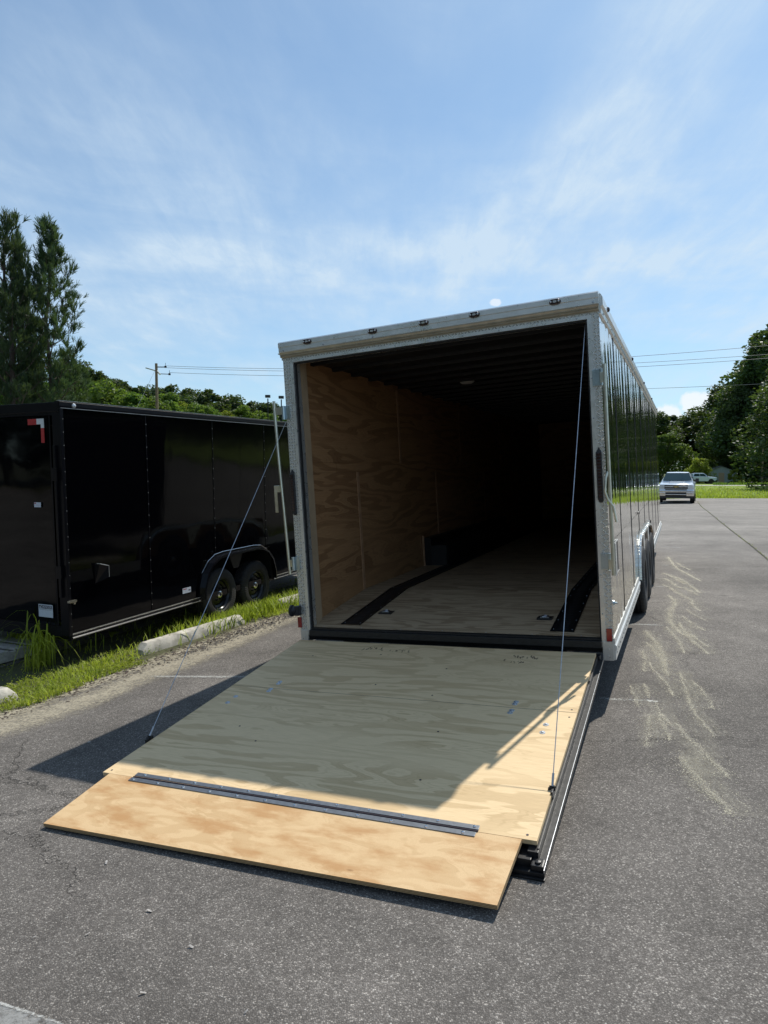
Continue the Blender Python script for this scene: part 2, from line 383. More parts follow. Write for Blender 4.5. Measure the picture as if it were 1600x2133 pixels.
def decal(name, col, a_scale=30., lo=.45, hi=.62, amax=.8, soft=True):
    """thin film of dust or worn paint: UV v across gives soft edges"""
    m_, t = mat(name); tcn = t.new('ShaderNodeTexCoord'); tc = tcn.outputs['Object']; uv = t.sep(tcn.outputs['UV'])
    n = t.m('ADD', t.m('MULTIPLY', t.noise(tc, a_scale, 5, .7), .65), t.m('MULTIPLY', t.noise(tc, a_scale*.14, 3, .6, 1.), .35))
    e = t.m('MULTIPLY', t.m('MULTIPLY', uv[1], t.m('SUBTRACT', 1., uv[1])), 4.)
    e2 = t.mr(t.m('MULTIPLY', t.m('MULTIPLY', uv[0], t.m('SUBTRACT', 1., uv[0])), 4.), 0, .5, 0, 1)
    if soft: n = t.m('ADD', n, t.m('MULTIPLY', t.m('SUBTRACT', t.m('MULTIPLY', e, e2), 1.), .30))
    al = t.mr(n, lo, hi, 0, amax, True)
    t.put(t.b.inputs['Base Color'], col+(1,)); t.b.inputs['Roughness'].default_value = .95; t.put(t.b.inputs['Alpha'], al)
    return m_


M['sandband'] = decal('sand_band', (.40, .355, .265), 44, .26, .62, .88)
def streaky(name, col, amax, lo, hi):
    m_, t = mat(name); tcn = t.new('ShaderNodeTexCoord'); tc = tcn.outputs['Object']; uv = t.sep(tcn.outputs['UV'])
    e = t.m('POWER', t.m('MULTIPLY', t.m('MULTIPLY', uv[1], t.m('SUBTRACT', 1., uv[1])), 4.), 1.3)
    st = t.noise(t.comb(t.m('MULTIPLY', uv[0], 2.2), t.m('MULTIPLY', uv[1], 3.2), uv[0]), 1.6, 3, .6, .4)
    gr = t.noise(tc, 150, 3, .8)
    v = t.m('ADD', t.m('MULTIPLY', st, .55), t.m('MULTIPLY', gr, .58))
    v = t.m('SUBTRACT', v, t.m('MULTIPLY', t.m('SUBTRACT', 1., e), .22))
    t.put(t.b.inputs['Base Color'], col+(1,)); t.b.inputs['Roughness'].default_value = .95; t.put(t.b.inputs['Alpha'], t.m('MULTIPLY', t.mr(v, lo, hi, 0, amax, True), t.mr(e, 0, .35, 0, 1)))
    return m_
M['paintw'] = decal('worn_white_paint', (.50, .50, .47), 60, .42, .56, .85)
M['sand'] = streaky('sand_film', (.52, .485, .38), .36, .40, .78)
M['sandfaint'] = streaky('faint_sand_film', (.46, .43, .34), .34, .42, .84)
M['paintfaint'] = decal('faint_white_paint', (.50, .50, .47), 60, .34, .60, .62)

# ------------------------------------------------------------------ mesh helpers
class MB:
    def __init__(s): s.v = []; s.f = []; s.m = []; s.mi = 0; s.uv = {}
    def add(s, vs, fs):
        o = len(s.v); s.v += [tuple(v) for v in vs]
        for f in fs: s.f.append([i+o for i in f]); s.m.append(s.mi)
        return s
    def box(s, a, b, bev=0.):
        x0, y0, z0 = (min(a[i], b[i]) for i in range(3)); x1, y1, z1 = (max(a[i], b[i]) for i in range(3))
        if bev <= 0:
            return s.add([(x0,y0,z0),(x1,y0,z0),(x1,y1,z0),(x0,y1,z0),(x0,y0,z1),(x1,y0,z1),(x1,y1,z1),(x0,y1,z1)],
                         [(0,3,2,1),(4,5,6,7),(0,1,5,4),(1,2,6,5),(2,3,7,6),(3,0,4,7)])
        bm = bmesh.new(); bmesh.ops.create_cube(bm, size=1)
        for v in bm.verts: v.co = Vector(((x0+x1)/2+v.co.x*(x1-x0), (y0+y1)/2+v.co.y*(y1-y0), (z0+z1)/2+v.co.z*(z1-z0)))
        bmesh.ops.bevel(bm, geom=bm.edges[:], offset=min(bev, .49*min(x1-x0, y1-y0, z1-z0)), segments=2, profile=.7, affect='EDGES')
        s.bm(bm); return s
    def bm(s, bm):
        bm.verts.index_update()
        s.add([v.co[:] for v in bm.verts], [[v.index for v in f.verts] for f in bm.faces]); bm.free()
    def quad(s, *p): return s.add(p, [tuple(range(len(p)))])
    def tube(s, pts, r, n=8, cap=True):
        pts = [Vector(p) for p in pts]; rr = r if isinstance(r, (list, tuple)) else [r]*len(pts)
        vs = []; fs = []; up = None
        for i, p in enumerate(pts):
            d = (pts[min(i+1, len(pts)-1)]-pts[max(i-1, 0)]).normalized()
            if up is None: up = d.orthogonal().normalized()
            up = (up-d*up.dot(d)).normalized(); q = d.cross(up)
            for k in range(n):
                a = 2*math.pi*k/n; vs.append(p+(up*math.cos(a)+q*math.sin(a))*rr[i])
        for i in range(len(pts)-1):
            for k in range(n): fs.append((i*n+k, i*n+(k+1)%n, (i+1)*n+(k+1)%n, (i+1)*n+k))
        if cap: fs.append(tuple(range(n-1, -1, -1))); fs.append(tuple((len(pts)-1)*n+k for k in range(n)))
        return s.add(vs, fs)
    def prism(s, poly, a0, a1, ax=0):
        """polygon in the two other axes extruded along axis ax"""
        def P(u, v, w): l = [0, 0, 0]; o = [i for i in range(3) if i != ax]; l[ax] = w; l[o[0]] = u; l[o[1]] = v; return tuple(l)
        n = len(poly); vs = [P(u, v, a0) for u, v in poly]+[P(u, v, a1) for u, v in poly]
        fs = [tuple(range(n-1, -1, -1)), tuple(range(n, 2*n))]+[(i, (i+1)%n, n+(i+1)%n, n+i) for i in range(n)]
        return s.add(vs, fs)
    def lathe(s, prof, ax=0, n=48, c=(0,0,0)):
        """profile (w, r): w along axis ax"""
        o = [i for i in range(3) if i != ax]; vs = []; fs = []
        for w, r in prof:
            for k in range(n):
                a = 2*math.pi*k/n; l = list(c); l[ax] += w; l[o[0]] += r*math.cos(a); l[o[1]] += r*math.sin(a); vs.append(tuple(l))
        for i in range(len(prof)-1):
            for k in range(n): fs.append((i*n+k, i*n+(k+1)%n, (i+1)*n+(k+1)%n, (i+1)*n+k))
        return s.add(vs, fs)
    def strip(s, pts, w, n=None, um=None):
        """flat ribbon on the ground with uv; pts (x,y,z), w width or list"""
        pts = [Vector(p) for p in pts]; ww = w if isinstance(w, (list, tuple)) else [w]*len(pts)
        L = [0.]
        for a, b in zip(pts, pts[1:]): L.append(L[-1]+(b-a).length)
        vs = []; uvs = []; m = max(1, int(math.ceil(max(ww)/.07))); h0 = [p.z-hz(p.x, p.y) for p in pts]
        for i, p in enumerate(pts):
            d = (pts[min(i+1, len(pts)-1)]-pts[max(i-1, 0)]); q = Vector((d.y, -d.x, 0)).normalized()*ww[i]/2
            for j in range(m+1):
                c_ = p+q*(2*j/m-1); vs.append((c_.x, c_.y, hz(c_.x, c_.y)+h0[i])); uvs.append((L[i]/L[-1] if um is None else L[i]+um, j/m))
        o = len(s.v)
        for i, u in enumerate(uvs): s.uv[o+i] = u
        return s.add(vs, [(i*(m+1)+j, i*(m+1)+j+1, (i+1)*(m+1)+j+1, (i+1)*(m+1)+j) for i in range(len(pts)-1) for j in range(m)])
    def mesh(s, name, mats, smooth=False):
        me = bpy.data.meshes.new(name); me.from_pydata([tuple(v) for v in s.v], [], s.f)
        for m_ in (mats if isinstance(mats, (list, tuple)) else [mats]): me.materials.append(m_)
        me.polygons.foreach_set('material_index', s.m)
        if s.uv:
            ul = me.uv_layers.new(name='UVMap')
            for l in me.loops: ul.data[l.index].uv = s.uv.get(l.vertex_index, (.5, .5))
        bm = bmesh.new(); bm.from_mesh(me); bmesh.ops.recalc_face_normals(bm, faces=bm.faces) if not s.uv else None; bm.to_mesh(me); bm.free()
        if smooth:
            me.polygons.foreach_set('use_smooth', [True]*len(me.polygons))
            try: me.set_sharp_from_angle(angle=R(38))
            except Exception: pass
        me.update(); return me
    def build(s, name, mats, parent=None, smooth=False):
        return link(name, s.mesh(name, mats, smooth), parent)
def link(name, me, parent=None):
    o = bpy.data.objects.new(name, me); COL.objects.link(o)
    if parent is not None: o.parent = parent
    return o
def tag(o, label=None, cat=None, group=None, kind=None):
    if label: o['label'] = label
    if cat: o['category'] = cat
    if group: o['group'] = group
    if kind: o['kind'] = kind
    return o
def empty(name, M4=None, **kw):
    o = bpy.data.objects.new(name, None); COL.objects.link(o); o.empty_display_size = .2
    if M4 is not None: o.matrix_world = M4
    return tag(o, **kw)
def copytree(o, parent=None):
    c = o.copy(); COL.objects.link(c); c.parent = parent
    for ch in list(o.children): copytree(ch, c)
    return c
def fast(name, V, F, mats, parent=None, mi=None, smooth=False):
    V = np.asarray(V, dtype=np.float32); F = np.asarray(F, dtype=np.int32)
    me = bpy.data.meshes.new(name); me.vertices.add(len(V)); me.vertices.foreach_set('co', V.ravel())
    k = F.shape[1]; me.loops.add(F.size); me.loops.foreach_set('vertex_index', F.ravel())
    me.polygons.add(len(F)); me.polygons.foreach_set('loop_start', np.arange(0, F.size, k, dtype=np.int32))
    try: me.polygons.foreach_set('loop_total', np.full(len(F), k, dtype=np.int32))
    except Exception: pass
    for m_ in (mats if isinstance(mats, (list, tuple)) else [mats]): me.materials.append(m_)
    if mi is not None: me.polygons.foreach_set('material_index', np.asarray(mi, dtype=np.int32))
    me.update(calc_edges=True); me.validate()
    return me
def ray(u, v):
    a = (u-800)/FPX; b = -(v-1066.5)/FPX
    return Vector((a, math.cos(PITCH)+b*math.sin(PITCH), -math.sin(PITCH)+b*math.cos(PITCH)))
def gabs(u, v, z=0.):
    d = ray(u, v); k = (z-CAMH)/d.z; return Vector((0, 0, CAMH))+d*k
# the lot falls gently to the left, across the row of trailers
HQ = [(0, -.06), (.75, -.035), (1.75, 0), (4.25, .125), (5.25, .15)]
def HZ(q): return float(np.interp(q, [a for a, _ in HQ], [b for _, b in HQ]))
def hz(x, y): return HZ((x+2.89)*.9187-(y-5.03)*.3949)
def gnd(u, v, dz=0.):
    z = 0.
    for _ in range(16): p = gabs(u, v, z); z = hz(p.x, p.y)+dz
    return gabs(u, v, z)
def at(u, v, D):
    d = ray(u, v); return Vector((0, 0, CAMH))+d*(D/d.y)

# ------------------------------------------------------------------ ground and lot
T = Vector((.395, .919, 0)).normalized(); Nn = Vector((T.y, -T.x, 0)); P0 = Vector((-2.89, 5.03, 0))
def sq(s, q, z=0.): p = P0+T*s+Nn*q; return (p.x, p.y, z+HZ(q))
def grid_sheet(name, pts, z, m_, kind='structure'):
    b = MB(); b.quad(*[(p[0], p[1], z) for p in pts]); o = b.build(name, m_); tag(o, kind=kind); return o
grid_sheet('ground', [(-900, -300), (900, -300), (900, 1400), (-900, 1400)], -.12, M['woodfloor'])
YF = 49.9
b = MB(); qs = [0, .3, .55, .75, 1., 1.25, 1.5, 1.75, 2., 2.5, 3., 3.5, 4., 4.25, 4.5, 4.8, 5.25, 6, 9, 20, 60, 110]
for q in qs: b.v += [sq(-24, q), sq((YF-P0.y-q*Nn.y)/T.y, q)]
for i in range(len(qs)-1): b.f.append([2*i, 2*i+2, 2*i+3, 2*i+1]); b.m.append(0)
tag(b.build('parking_lot', M['asphalt'], None, True), kind='structure')
b = MB(); b.quad(*[(p[0], p[1], -.062) for p in (sq(-24, -1.25), sq(40, -1.25), sq(40, -34), sq(-24, -34))]); tag(b.build('side_lot', M['asphalt']), kind='structure')
# verge on the left with a soil sheet, meadow beyond the lot
grid_sheet('grass_verge', [sq(-26, 0)[:2], sq(52, 0)[:2], sq(52, -60)[:2], sq(-26, -60)[:2]], -.066, M['verge'])
MY = [(YF-.1, .142), (60, .15), (86, .20), (93, .46), (330, .5)]
def mz(y_): return np.interp(y_, [a for a, _ in MY], [b for _, b in MY])
b = MB()
for (ya, za) in MY: b.v += [(-40-ya, ya, za), (420, ya, za)]
for i in range(len(MY)-1): b.f.append([2*i, 2*i+1, 2*i+3, 2*i+2]); b.m.append(0)
tag(b.build('meadow', M['meadow']), kind='structure')
rd = MB(); rd.quad((-120, 94, .48), (260, 94, .48), (260, 101, .484), (-120, 101, .484))
tag(rd.build('far_road', simple('pale_concrete_road', (.42, .41, .37), .9, var=.1, vs=.5)), kind='structure')

rng = random.Random(7); nr = np.random.default_rng(11)
Z1 = .004
# sand band and drift along the verge
b = MB(); pts = [sq(s, .20+.07*math.sin(s*1.3)+.05*math.sin(s*3.1), Z1) for s in np.arange(-4, 14, .25)]
b.strip(pts, [.62+.12*math.sin(i*.9) for i in range(len(pts))])
b.strip([sq(s, -.03, Z1+.0015) for s in np.arange(-4, 16, .5)], .34)
tag(b.build('drifted_sand', M['sandband']), 'pale sand drifted along the edge of the asphalt beside the grass', 'sand', kind='stuff')
# swirls of sand tracked over the asphalt beside the silver trailer
def zp(X, Y): return gnd(1200+X/2.665, 1000+Y/2.665, Z1)
strokes = [[(512,425),(530,455),(560,490),(610,515),(655,540),(690,560)], [(485,515),(520,528),(550,545),(600,575)], [(490,545),(520,558),(560,590),(590,600)], [(480,580),(520,595),(560,625),(600,645),(640,665),(650,700),(690,725)],
 [(515,640),(545,665),(552,690),(530,715),(520,745),(523,780),(545,815),(585,850),(610,862)], [(570,790),(590,820),(620,860),(645,895),(690,925),(735,965)], [(385,835),(410,865),(440,895),(465,925),(475,960),(490,1000),(495,1055),(510,1085)],
 [(392,900),(425,935),(455,965),(480,1000),(488,1030)], [(405,1010),(430,1055),(465,1090),(500,1130),(525,1165),(540,1200)], [(378,1130),(395,1165),(402,1205)], [(445,1230),(455,1280),(460,1320),(485,1365),(510,1410),(515,1440)],
 [(405,1310),(402,1360),(398,1420),(388,1480)], [(575,1070),(600,1130),(615,1190),(640,1260),(665,1310),(700,1345),(745,1385),(770,1430)], [(640,1110),(690,1155),(730,1210),(765,1270)],
 [(555,1350),(600,1405),(640,1450),(690,1490),(735,1545),(800,1600),(845,1650)], [(580,1530),(615,1585),(660,1645),(700,1695),(750,1745),(820,1800),(850,1860)], [(610,715),(650,745),(690,765),(720,778)], [(590,755),(640,790),(680,815),(720,835)],
 [(595,595),(630,612),(680,640)], [(370,940),(385,990),(380,1060)], [(300,1140),(320,1190),(350,1260)], [(500,815),(540,855),(575,900),(600,960)],
 [(545,535),(590,555),(640,590),(690,625)], [(640,855),(680,890),(735,925)], [(560,460),(590,480),(640,500)], [(470,1300),(500,1340),(530,1360)]]
b = MB(); sw = random.Random(3); GR = []
for i, st in enumerate(strokes):
    P = [zp(*p) for p in st]; Q = []
    for a, c_ in zip(P, P[1:]):
        for k in range(6): Q.append(a.lerp(c_, k/6)+Vector((sw.uniform(-.008, .008), sw.uniform(-.008, .008), 0)))
    Q.append(P[-1]); w0 = sw.uniform(.030, .062)
    if i in (3, 4, 5, 6, 14, 15): w0 *= 1.35
    b.mi = 0; b.strip([q+Vector((0, 0, .004+.0002*i)) for q in Q], [w0*(.4+.6*math.sin(math.pi*(k+.5)/len(Q))) for k in range(len(Q))], um=i*7.3)
    off = Vector((sw.uniform(-.06, .06), sw.uniform(-.03, .03), .0021+.0002*i))
    GR.append(([tuple(q) for q in Q], w0))
    b.mi = 1; b.strip([q+off for q in Q[::2]+[Q[-1]]], w0*sw.uniform(3.5, 6.), um=i*3.1)
for st, w0 in (([(400,840),(480,1000),(500,1200),(520,1400)], .2), ([(580,1050),(640,1250),(700,1420),(740,1560)], .25), ([(600,1500),(700,1680),(800,1800)], .25)):
    P = [zp(*p) for p in st]; b.mi = 1; b.strip([P[0].lerp(P[1], k/6) if j == 0 else P[j].lerp(P[j+1], k/6) for j in range(len(P)-1) for k in range(6)], w0, um=w0*9)
tag(b.build('scattered_sand', [M['sand'], M['sandfaint']]), 'pale swirls of sand tracked over the asphalt beside the silver trailer', 'sand', kind='stuff')
gg = np.random.default_rng(91); GP = []
for Q, w0 in GR:
    A = np.array(Q); Ls = np.linalg.norm(np.diff(A, axis=0), axis=1); cum = np.r_[0, np.cumsum(Ls)]
    n = int(cum[-1]*780*(w0/.045)); t_ = gg.random(n)*cum[-1]; k = np.clip(np.searchsorted(cum, t_)-1, 0, len(Ls)-1)
    f_ = ((t_-cum[k])/Ls[k])[:, None]; p = A[k]*(1-f_)+A[k+1]*f_
    sg = np.where(gg.random(n) < .62, w0*.24, w0*1.25)*(.4+.9*np.sin(np.pi*t_/cum[-1]))
    dens = .5+.5*np.sin(t_*23+w0*900)*np.sin(t_*7.3+2)
    p[:, :2] += gg.normal(size=(n, 2))*sg[:, None]; GP.append(p[gg.random(n) < .35+.65*dens])
GP = np.concatenate(GP); n = len(GP); q_ = (GP[:, 0]+2.89)*.9187-(GP[:, 1]-5.03)*.3949
z_ = np.interp(q_, [a for a, _ in HQ], [c_ for _, c_ in HQ])+.0015; sz = gg.uniform(.0016, .0040, n)*(1+np.clip(GP[:, 1]-4, 0, 12)*.05); an = gg.uniform(0, 6.28, n)
V = np.zeros((n, 5, 3))
for j in range(4): V[:, j, 0] = GP[:, 0]+sz*np.cos(an+j*1.57); V[:, j, 1] = GP[:, 1]+sz*np.sin(an+j*1.57)*.8; V[:, j, 2] = z_
V[:, 4, 0] = GP[:, 0]; V[:, 4, 1] = GP[:, 1]; V[:, 4, 2] = z_+sz*.5
B_ = np.arange(n)[:, None]*5; SANDG = (V.reshape(-1, 3), np.concatenate([B_+np.array([[j, (j+1) % 4, 4]]) for j in range(4)], 0))
# parking lines
b = MB()
for i, (u0, v0, u1, v1, w, m_) in enumerate(((1225,1453,1398,1462,.10,0), (1290,1299,1393,1303,.10,1), (1362,1222,1396,1222,.10,1), (1366,1177,1396,1178,.10,1), (1375,1138,1430,1142,.16,1), (290,1409,560,1410,.10,1), (560,1410,700,1412,.10,1))):
    a, c_ = gnd(u0, v0, Z1), gnd(u1, v1, Z1); b.mi = m_
    b.strip([a.lerp(c_, k/8) for k in range(9)], w)
tag(b.build('parking_lines', [M['paintw'], M['paintfaint']]), kind='structure')
b = MB(); b.quad(*[gnd(*p, Z1) for p in ((-60, 2070), (60, 2105), (150, 2140), (190, 2230), (-200, 2230))]); b.uv = {0: (.5, .5)}
b.uv = {i: (.5, .5) for i in range(5)}
tag(b.build('faded_paint_patch', decal('faded_patch', (.40, .40, .385), 40, .32, .6, .6, soft=False)), kind='structure')
b = MB(); b.strip([gnd(*p, Z1+.002) for p in ((-60, 2070), (0, 2089), (40, 2103), (90, 2118), (150, 2140))], .025)
tag(b.build('paint_edge', M['paintw']), kind='structure')
# seam in the asphalt with weeds
seam = [gnd(*p, Z1) for p in ((1452,1044), (1462,1056), (1478,1068), (1502,1088), (1530,1110), (1562,1134), (1600,1166), (1660,1215), (1760,1300))]
b = MB(); b.strip(seam, .05); tag(b.build('asphalt_seam', decal('dark_seam', (.035, .032, .022), 20, .25, .45, .95)), kind='structure')

# ------------------------------------------------------------------ leaf clouds, blades
def blades(pos, h, w, lean, seed, seg=2, bend=.5):
    """grass blades: arrays of base positions -> verts, tri/quads as degenerate quads"""
    g = np.random.default_rng(seed); n = len(pos)
    a = g.uniform(0, 2*np.pi, n); d = np.stack([np.cos(a), np.sin(a)], 1); sd = np.stack([-d[:, 1], d[:, 0]], 1)
    hh = h*g.uniform(.5, 1.3, n); ww = w*g.uniform(.6, 1.3, n); ln = lean*g.uniform(.1, 1.2, n)*hh
    V = np.zeros((n, 5, 3)); 
    for j, tt in enumerate((0., .55)):
        off = d*(ln*tt**(1+bend))[:, None]
        for k_, sg in enumerate((-1, 1)):
            V[:, 2*j+k_, :2] = pos[:, :2]+off+sd*sg*(ww*(1-.25*tt)/2)[:, None]
            V[:, 2*j+k_, 2] = pos[:, 2]+hh*tt
    V[:, 4, :2] = pos[:, :2]+d*ln[:, None]; V[:, 4, 2] = pos[:, 2]+hh*(1-.25*lean*g.uniform(.2, 1, n))
    base = np.arange(n)[:, None]*5
    F = np.concatenate([base+np.array([[0, 1, 3]]), base+np.array([[0, 3, 2]]), base+np.array([[2, 3, 4]])], 0)
    return V.reshape(-1, 3), F
def leafcloud(centers, radii, n_per, size, seed, flat=.85):
    g = np.random.default_rng(seed); C = np.repeat(np.asarray(centers), n_per, 0); RR = np.repeat(np.asarray(radii), n_per, 0)
    n = len(C); d = g.normal(size=(n, 3)); d /= np.linalg.norm(d, axis=1)[:, None]
    rad = g.uniform(.15, 1., n)**.45
    P = C+d*rad[:, None]*RR*np.array([1, 1, flat])
    a = g.normal(size=(n, 3)); a /= np.linalg.norm(a, axis=1)[:, None]; a[:, 2] *= .6
    b_ = np.cross(a, g.normal(size=(n, 3))); b_ /= np.linalg.norm(b_, axis=1)[:, None]+1e-9
    s_ = size*g.uniform(.5, 1.3, n)[:, None]
    V = np.stack([P-a*s_, P+b_*s_*.55, P+a*s_, P-b_*s_*.55], 1).reshape(-1, 3)
    F = np.arange(n*4).reshape(-1, 4)
    return V, F
def trunkmesh(mb, h, r, seed, lean=.03, limbs=(), n=7):
    g = random.Random(seed); pts = [(g.uniform(-lean, lean)*h*k/6, g.uniform(-lean, lean)*h*k/6, h*k/6-.1) for k in range(7)]
    mb.tube(pts, [r*(1-.82*k/6) for k in range(7)], n); return pts

def make_broad(name, seed, h, w, leaf, mats, n_clump=46, n_per=230, base=.16, shape=1.):
    """deciduous tree: trunk with limbs carrying leaf clumps; unit = metres"""
    g = random.Random(seed); tr = MB(); pts = trunkmesh(tr, h*.8, h*.018+.05, seed)
    cs, rs = [], []
    for i in range(n_clump):
        tz = g.random()**.8; zz = h*(base+(1-base-.08)*tz)
        prof = math.sin(math.pi*min(1, (.18+.82*tz*.97)))**.6*shape
        rr = w/2*prof*math.sqrt(g.uniform(.1, 1)); a = g.uniform(0, 6.283)
        c_ = (rr*math.cos(a), rr*math.sin(a), zz); cs.append(c_); rs.append(g.uniform(.10, .19)*w*(.75+.4*(1-tz)))
        if i % 3 == 0:
            z0 = max(.2*h, zz-rr*.8); k = min(6, int(z0/(h*.8)*6)); b0 = Vector(pts[k]); tr.tube([b0, b0.lerp(Vector(c_), .5)+Vector((0, 0, -.03*h)), c_], [h*.006+.03, h*.004+.02, .015], 5)
    V, F = leafcloud(cs, np.array(rs)[:, None], n_per, leaf, seed)
    return tr.mesh('trunk', M['bark']), fast('crown', V, F, mats), h
def make_pine(name, seed, h, w, mats, h0=.22, tuft=.52, dens=1.):
    g = random.Random(seed); tr = MB(); g2 = np.random.default_rng(seed)
    pts = []
    for k in range(9): pts.append((g.uniform(-.012, .012)*h, g.uniform(-.012, .012)*h, h*k/8-.1))
    tr.tube(pts, [h*.0115*(1-.9*k/8)+.02 for k in range(9)], 8)
    C, Dn, SZ = [], [], []
    z_ = h*h0
    while z_ < h*.97:
        tt = (z_/h-h0)/(1-h0); L = w/2*min(1, (1-tt)*1.9+.06)**.75*(.62+.38*min(1, tt*4))
        nb = g.choice((3, 3, 3, 4)); a0 = g.uniform(0, 6.28)
        for j in range(nb):
            a = a0+j*6.283/nb+g.uniform(-.5, .5); l = L*g.uniform(.5, 1.02); up = .35+1.1*tt
            d = Vector((math.cos(a), math.sin(a), up)).normalized()
            k = z_/h*8; i0 = min(7, int(k)); p0 = Vector(pts[i0]).lerp(Vector(pts[i0+1]), k-i0)
            br = [p0, p0+d*l*.5+Vector((0, 0, -.05*l)), p0+d*l+Vector((0, 0, .12*l))]
            tr.tube(br, [.06*(1-tt)+.02, .035*(1-tt)+.015, .012], 4, cap=False)
            ns = max(2, int(l*2.1*dens))
            for q in range(ns):
                s_ = .38+.62*(q+g.random())/ns; pp = br[0].lerp(br[1], s_*2) if s_ < .5 else br[1].lerp(br[2], min(1, s_*2-1))
                off = Vector((g.gauss(0, 1), g.gauss(0, 1), g.uniform(.1, .9)))*(.16*l+.14)*(1.25-s_*.6)
                tip = pp+off; tr.tube([pp, tip], [.014, .008], 3, cap=False)
                for w2 in range(g.randint(5, 8)):
                    o2 = Vector((g.gauss(0, .17), g.gauss(0, .17), g.gauss(.05, .17))); C.append(tip+o2)
                    Dn.append((o2*1.6+d*.35+Vector((0, 0, .8))).normalized()); SZ.append(tuft*g.uniform(.7, 1.15))
        z_ += h*.040*g.uniform(.8, 1.3)
    for q in range(10): C.append(Vector((g.gauss(0, .2), g.gauss(0, .2), h*g.uniform(.93, 1.0)))); Dn.append(Vector((0, 0, 1))); SZ.append(tuft)
    C = np.array([c_[:] for c_ in C]); Dn = np.array([d[:] for d in Dn]); SZ = np.array(SZ); k = 20
    C = np.repeat(C, k, 0); Dn = np.repeat(Dn, k, 0); SZ = np.repeat(SZ, k); n = len(C)
    dirs = Dn+g2.normal(size=(n, 3))*.34; dirs /= np.linalg.norm(dirs, axis=1)[:, None]
    sd = np.cross(dirs, g2.normal(size=(n, 3))); sd /= np.linalg.norm(sd, axis=1)[:, None]
    base = C+Dn*(SZ*g2.uniform(-.5, .25, n))[:, None]
    L = SZ*g2.uniform(.55, 1., n); w_ = .034
    V = np.stack([base-sd*w_/2, base+sd*w_/2, base+dirs*L[:, None]+sd*w_*.3, base+dirs*L[:, None]-sd*w_*.3], 1).reshape(-1, 3)
    F = np.arange(n*4).reshape(-1, 4)
    return tr.mesh('trunk', M['bark']), fast('crown', V, F, mats), h

def plant_tree(kind, proto, x, y, h, rz, label, cat, group=None, z=0., sx=1.):
    tm, cm, h0 = proto; s_ = h/h0
    r = empty(kind, Matrix.Translation((x, y, z)) @ Matrix.Rotation(rz, 4, 'Z') @ Matrix.Diagonal((s_*sx, s_*sx, s_, 1)), label=label, cat=cat, group=group)
    link('trunk', tm, r); link('crown', cm, r); return r

PINE = [make_pine('p', 21, 20, 6.0, M['needle'], h0=.24), make_pine('p', 22, 20, 6.4, M['needle'], h0=.20)]
PINE_FAR = [make_broad('pf', 31, 18, 8.5, .30, M['leafdark'], 40, 150, base=.38, shape=.9), make_broad('pf', 32, 18, 7.5, .30, M['leafdark'], 36, 150, base=.42)]
BROAD = [make_broad('b', 41, 14, 9, .22, M['leaf'], 30, 340), make_broad('b', 42, 14, 7.5, .22, M['leaf'], 26, 340), make_broad('b', 43, 15, 7, .22, M['leafyel'], 26, 340)]
DARK = [make_broad('d', 51, 18, 12, .27, M['leafdark'], 70, 230, base=.08), make_broad('d', 52, 18, 11, .27, M['leafdark'], 60, 230, base=.06), make_broad('d', 53, 16, 12, .25, M['leaf'], 60, 230, base=.05)]

def px_tree(kind, proto, u, vtop, D, label, cat, group=None, rz=None, sx=1.):
    p = at(u, vtop, D); return plant_tree(kind, proto, p.x, p.y, p.z, rz if rz is not None else rng.uniform(0, 6.28), label, cat, group, sx=sx)

# left: big pines, then a wood of mixed trees behind the black trailer
px_tree('pine_tree', PINE[0], 96, 458, 47, 'tall loose pine standing free at the right edge of the pines, top against the sky', 'pine tree', rz=.6, sx=1.)
px_tree('pine_tree', PINE[1], 12, 440, 45, 'tallest pine, cut by the left edge of the picture', 'pine tree', rz=2.0, sx=1.)
px_tree('pine_tree', PINE[1], 38, 478, 50, 'tall pine standing between the two tallest pines at the left', 'pine tree', rz=4.1, sx=.55)
px_tree('pine_tree', PINE[0], -55, 470, 52, 'dense pine just outside the left edge behind the black trailer', 'pine tree', rz=3.3)
px_tree('pine_tree', PINE[1], 140, 730, 55, 'short bushy pine at the foot of the tall pines', 'pine tree', rz=5.2, sx=1.35)
px_tree('pine_tree', PINE[0], 60, 735, 56, 'lower dark pine in front of the tall pine trunks', 'pine tree', rz=1.2, sx=1.5)
px_tree('broadleaf_tree', BROAD[0], 30, 745, 60, 'leafy tree filling in below the tallest pine', 'tree', rz=1.2, sx=1.1)
gl = 'trees of the wood behind the black trailer'
skyl = [(150,745),(185,752),(210,760),(245,785),(262,780),(290,790),(320,800),(345,798),(362,795),(395,803),(428,802),(455,812),(480,818),(505,828),(530,826),(552,830),(575,832),(598,840),(630,835),(670,840)]
ORD = ['first', 'second', 'third', 'fourth', 'fifth', 'sixth', 'seventh', 'eighth', 'ninth', 'tenth', 'eleventh', 'twelfth', 'thirteenth', 'fourteenth', 'fifteenth']
def polelab(us, u):
    if u < 326: return ORD[sum(1 for a in us if u < a < 326)]+' to the left of the utility pole'
    return ORD[sum(1 for a in us if 326 <= a < u)]+' to the right of the utility pole'
for i, (u, v) in enumerate(skyl):
    D = 118+rng.uniform(-8, 10)
    px_tree('pine_tree', PINE_FAR[i % 2] if i % 3 else DARK[i % 2], u, v+rng.uniform(-3, 5), D, 'dark tree top on the skyline, '+polelab([a[0] for a in skyl], u), 'tree', gl)
front = [(172,775,0),(205,790,1),(232,782,0),(258,808,2),(285,812,1),(312,818,0),(350,812,1),(372,828,2),(400,832,0),(425,838,1),(450,845,0),(478,848,2),(505,838,1),(530,848,0),(560,855,1),(590,858,0),(625,860,1)]
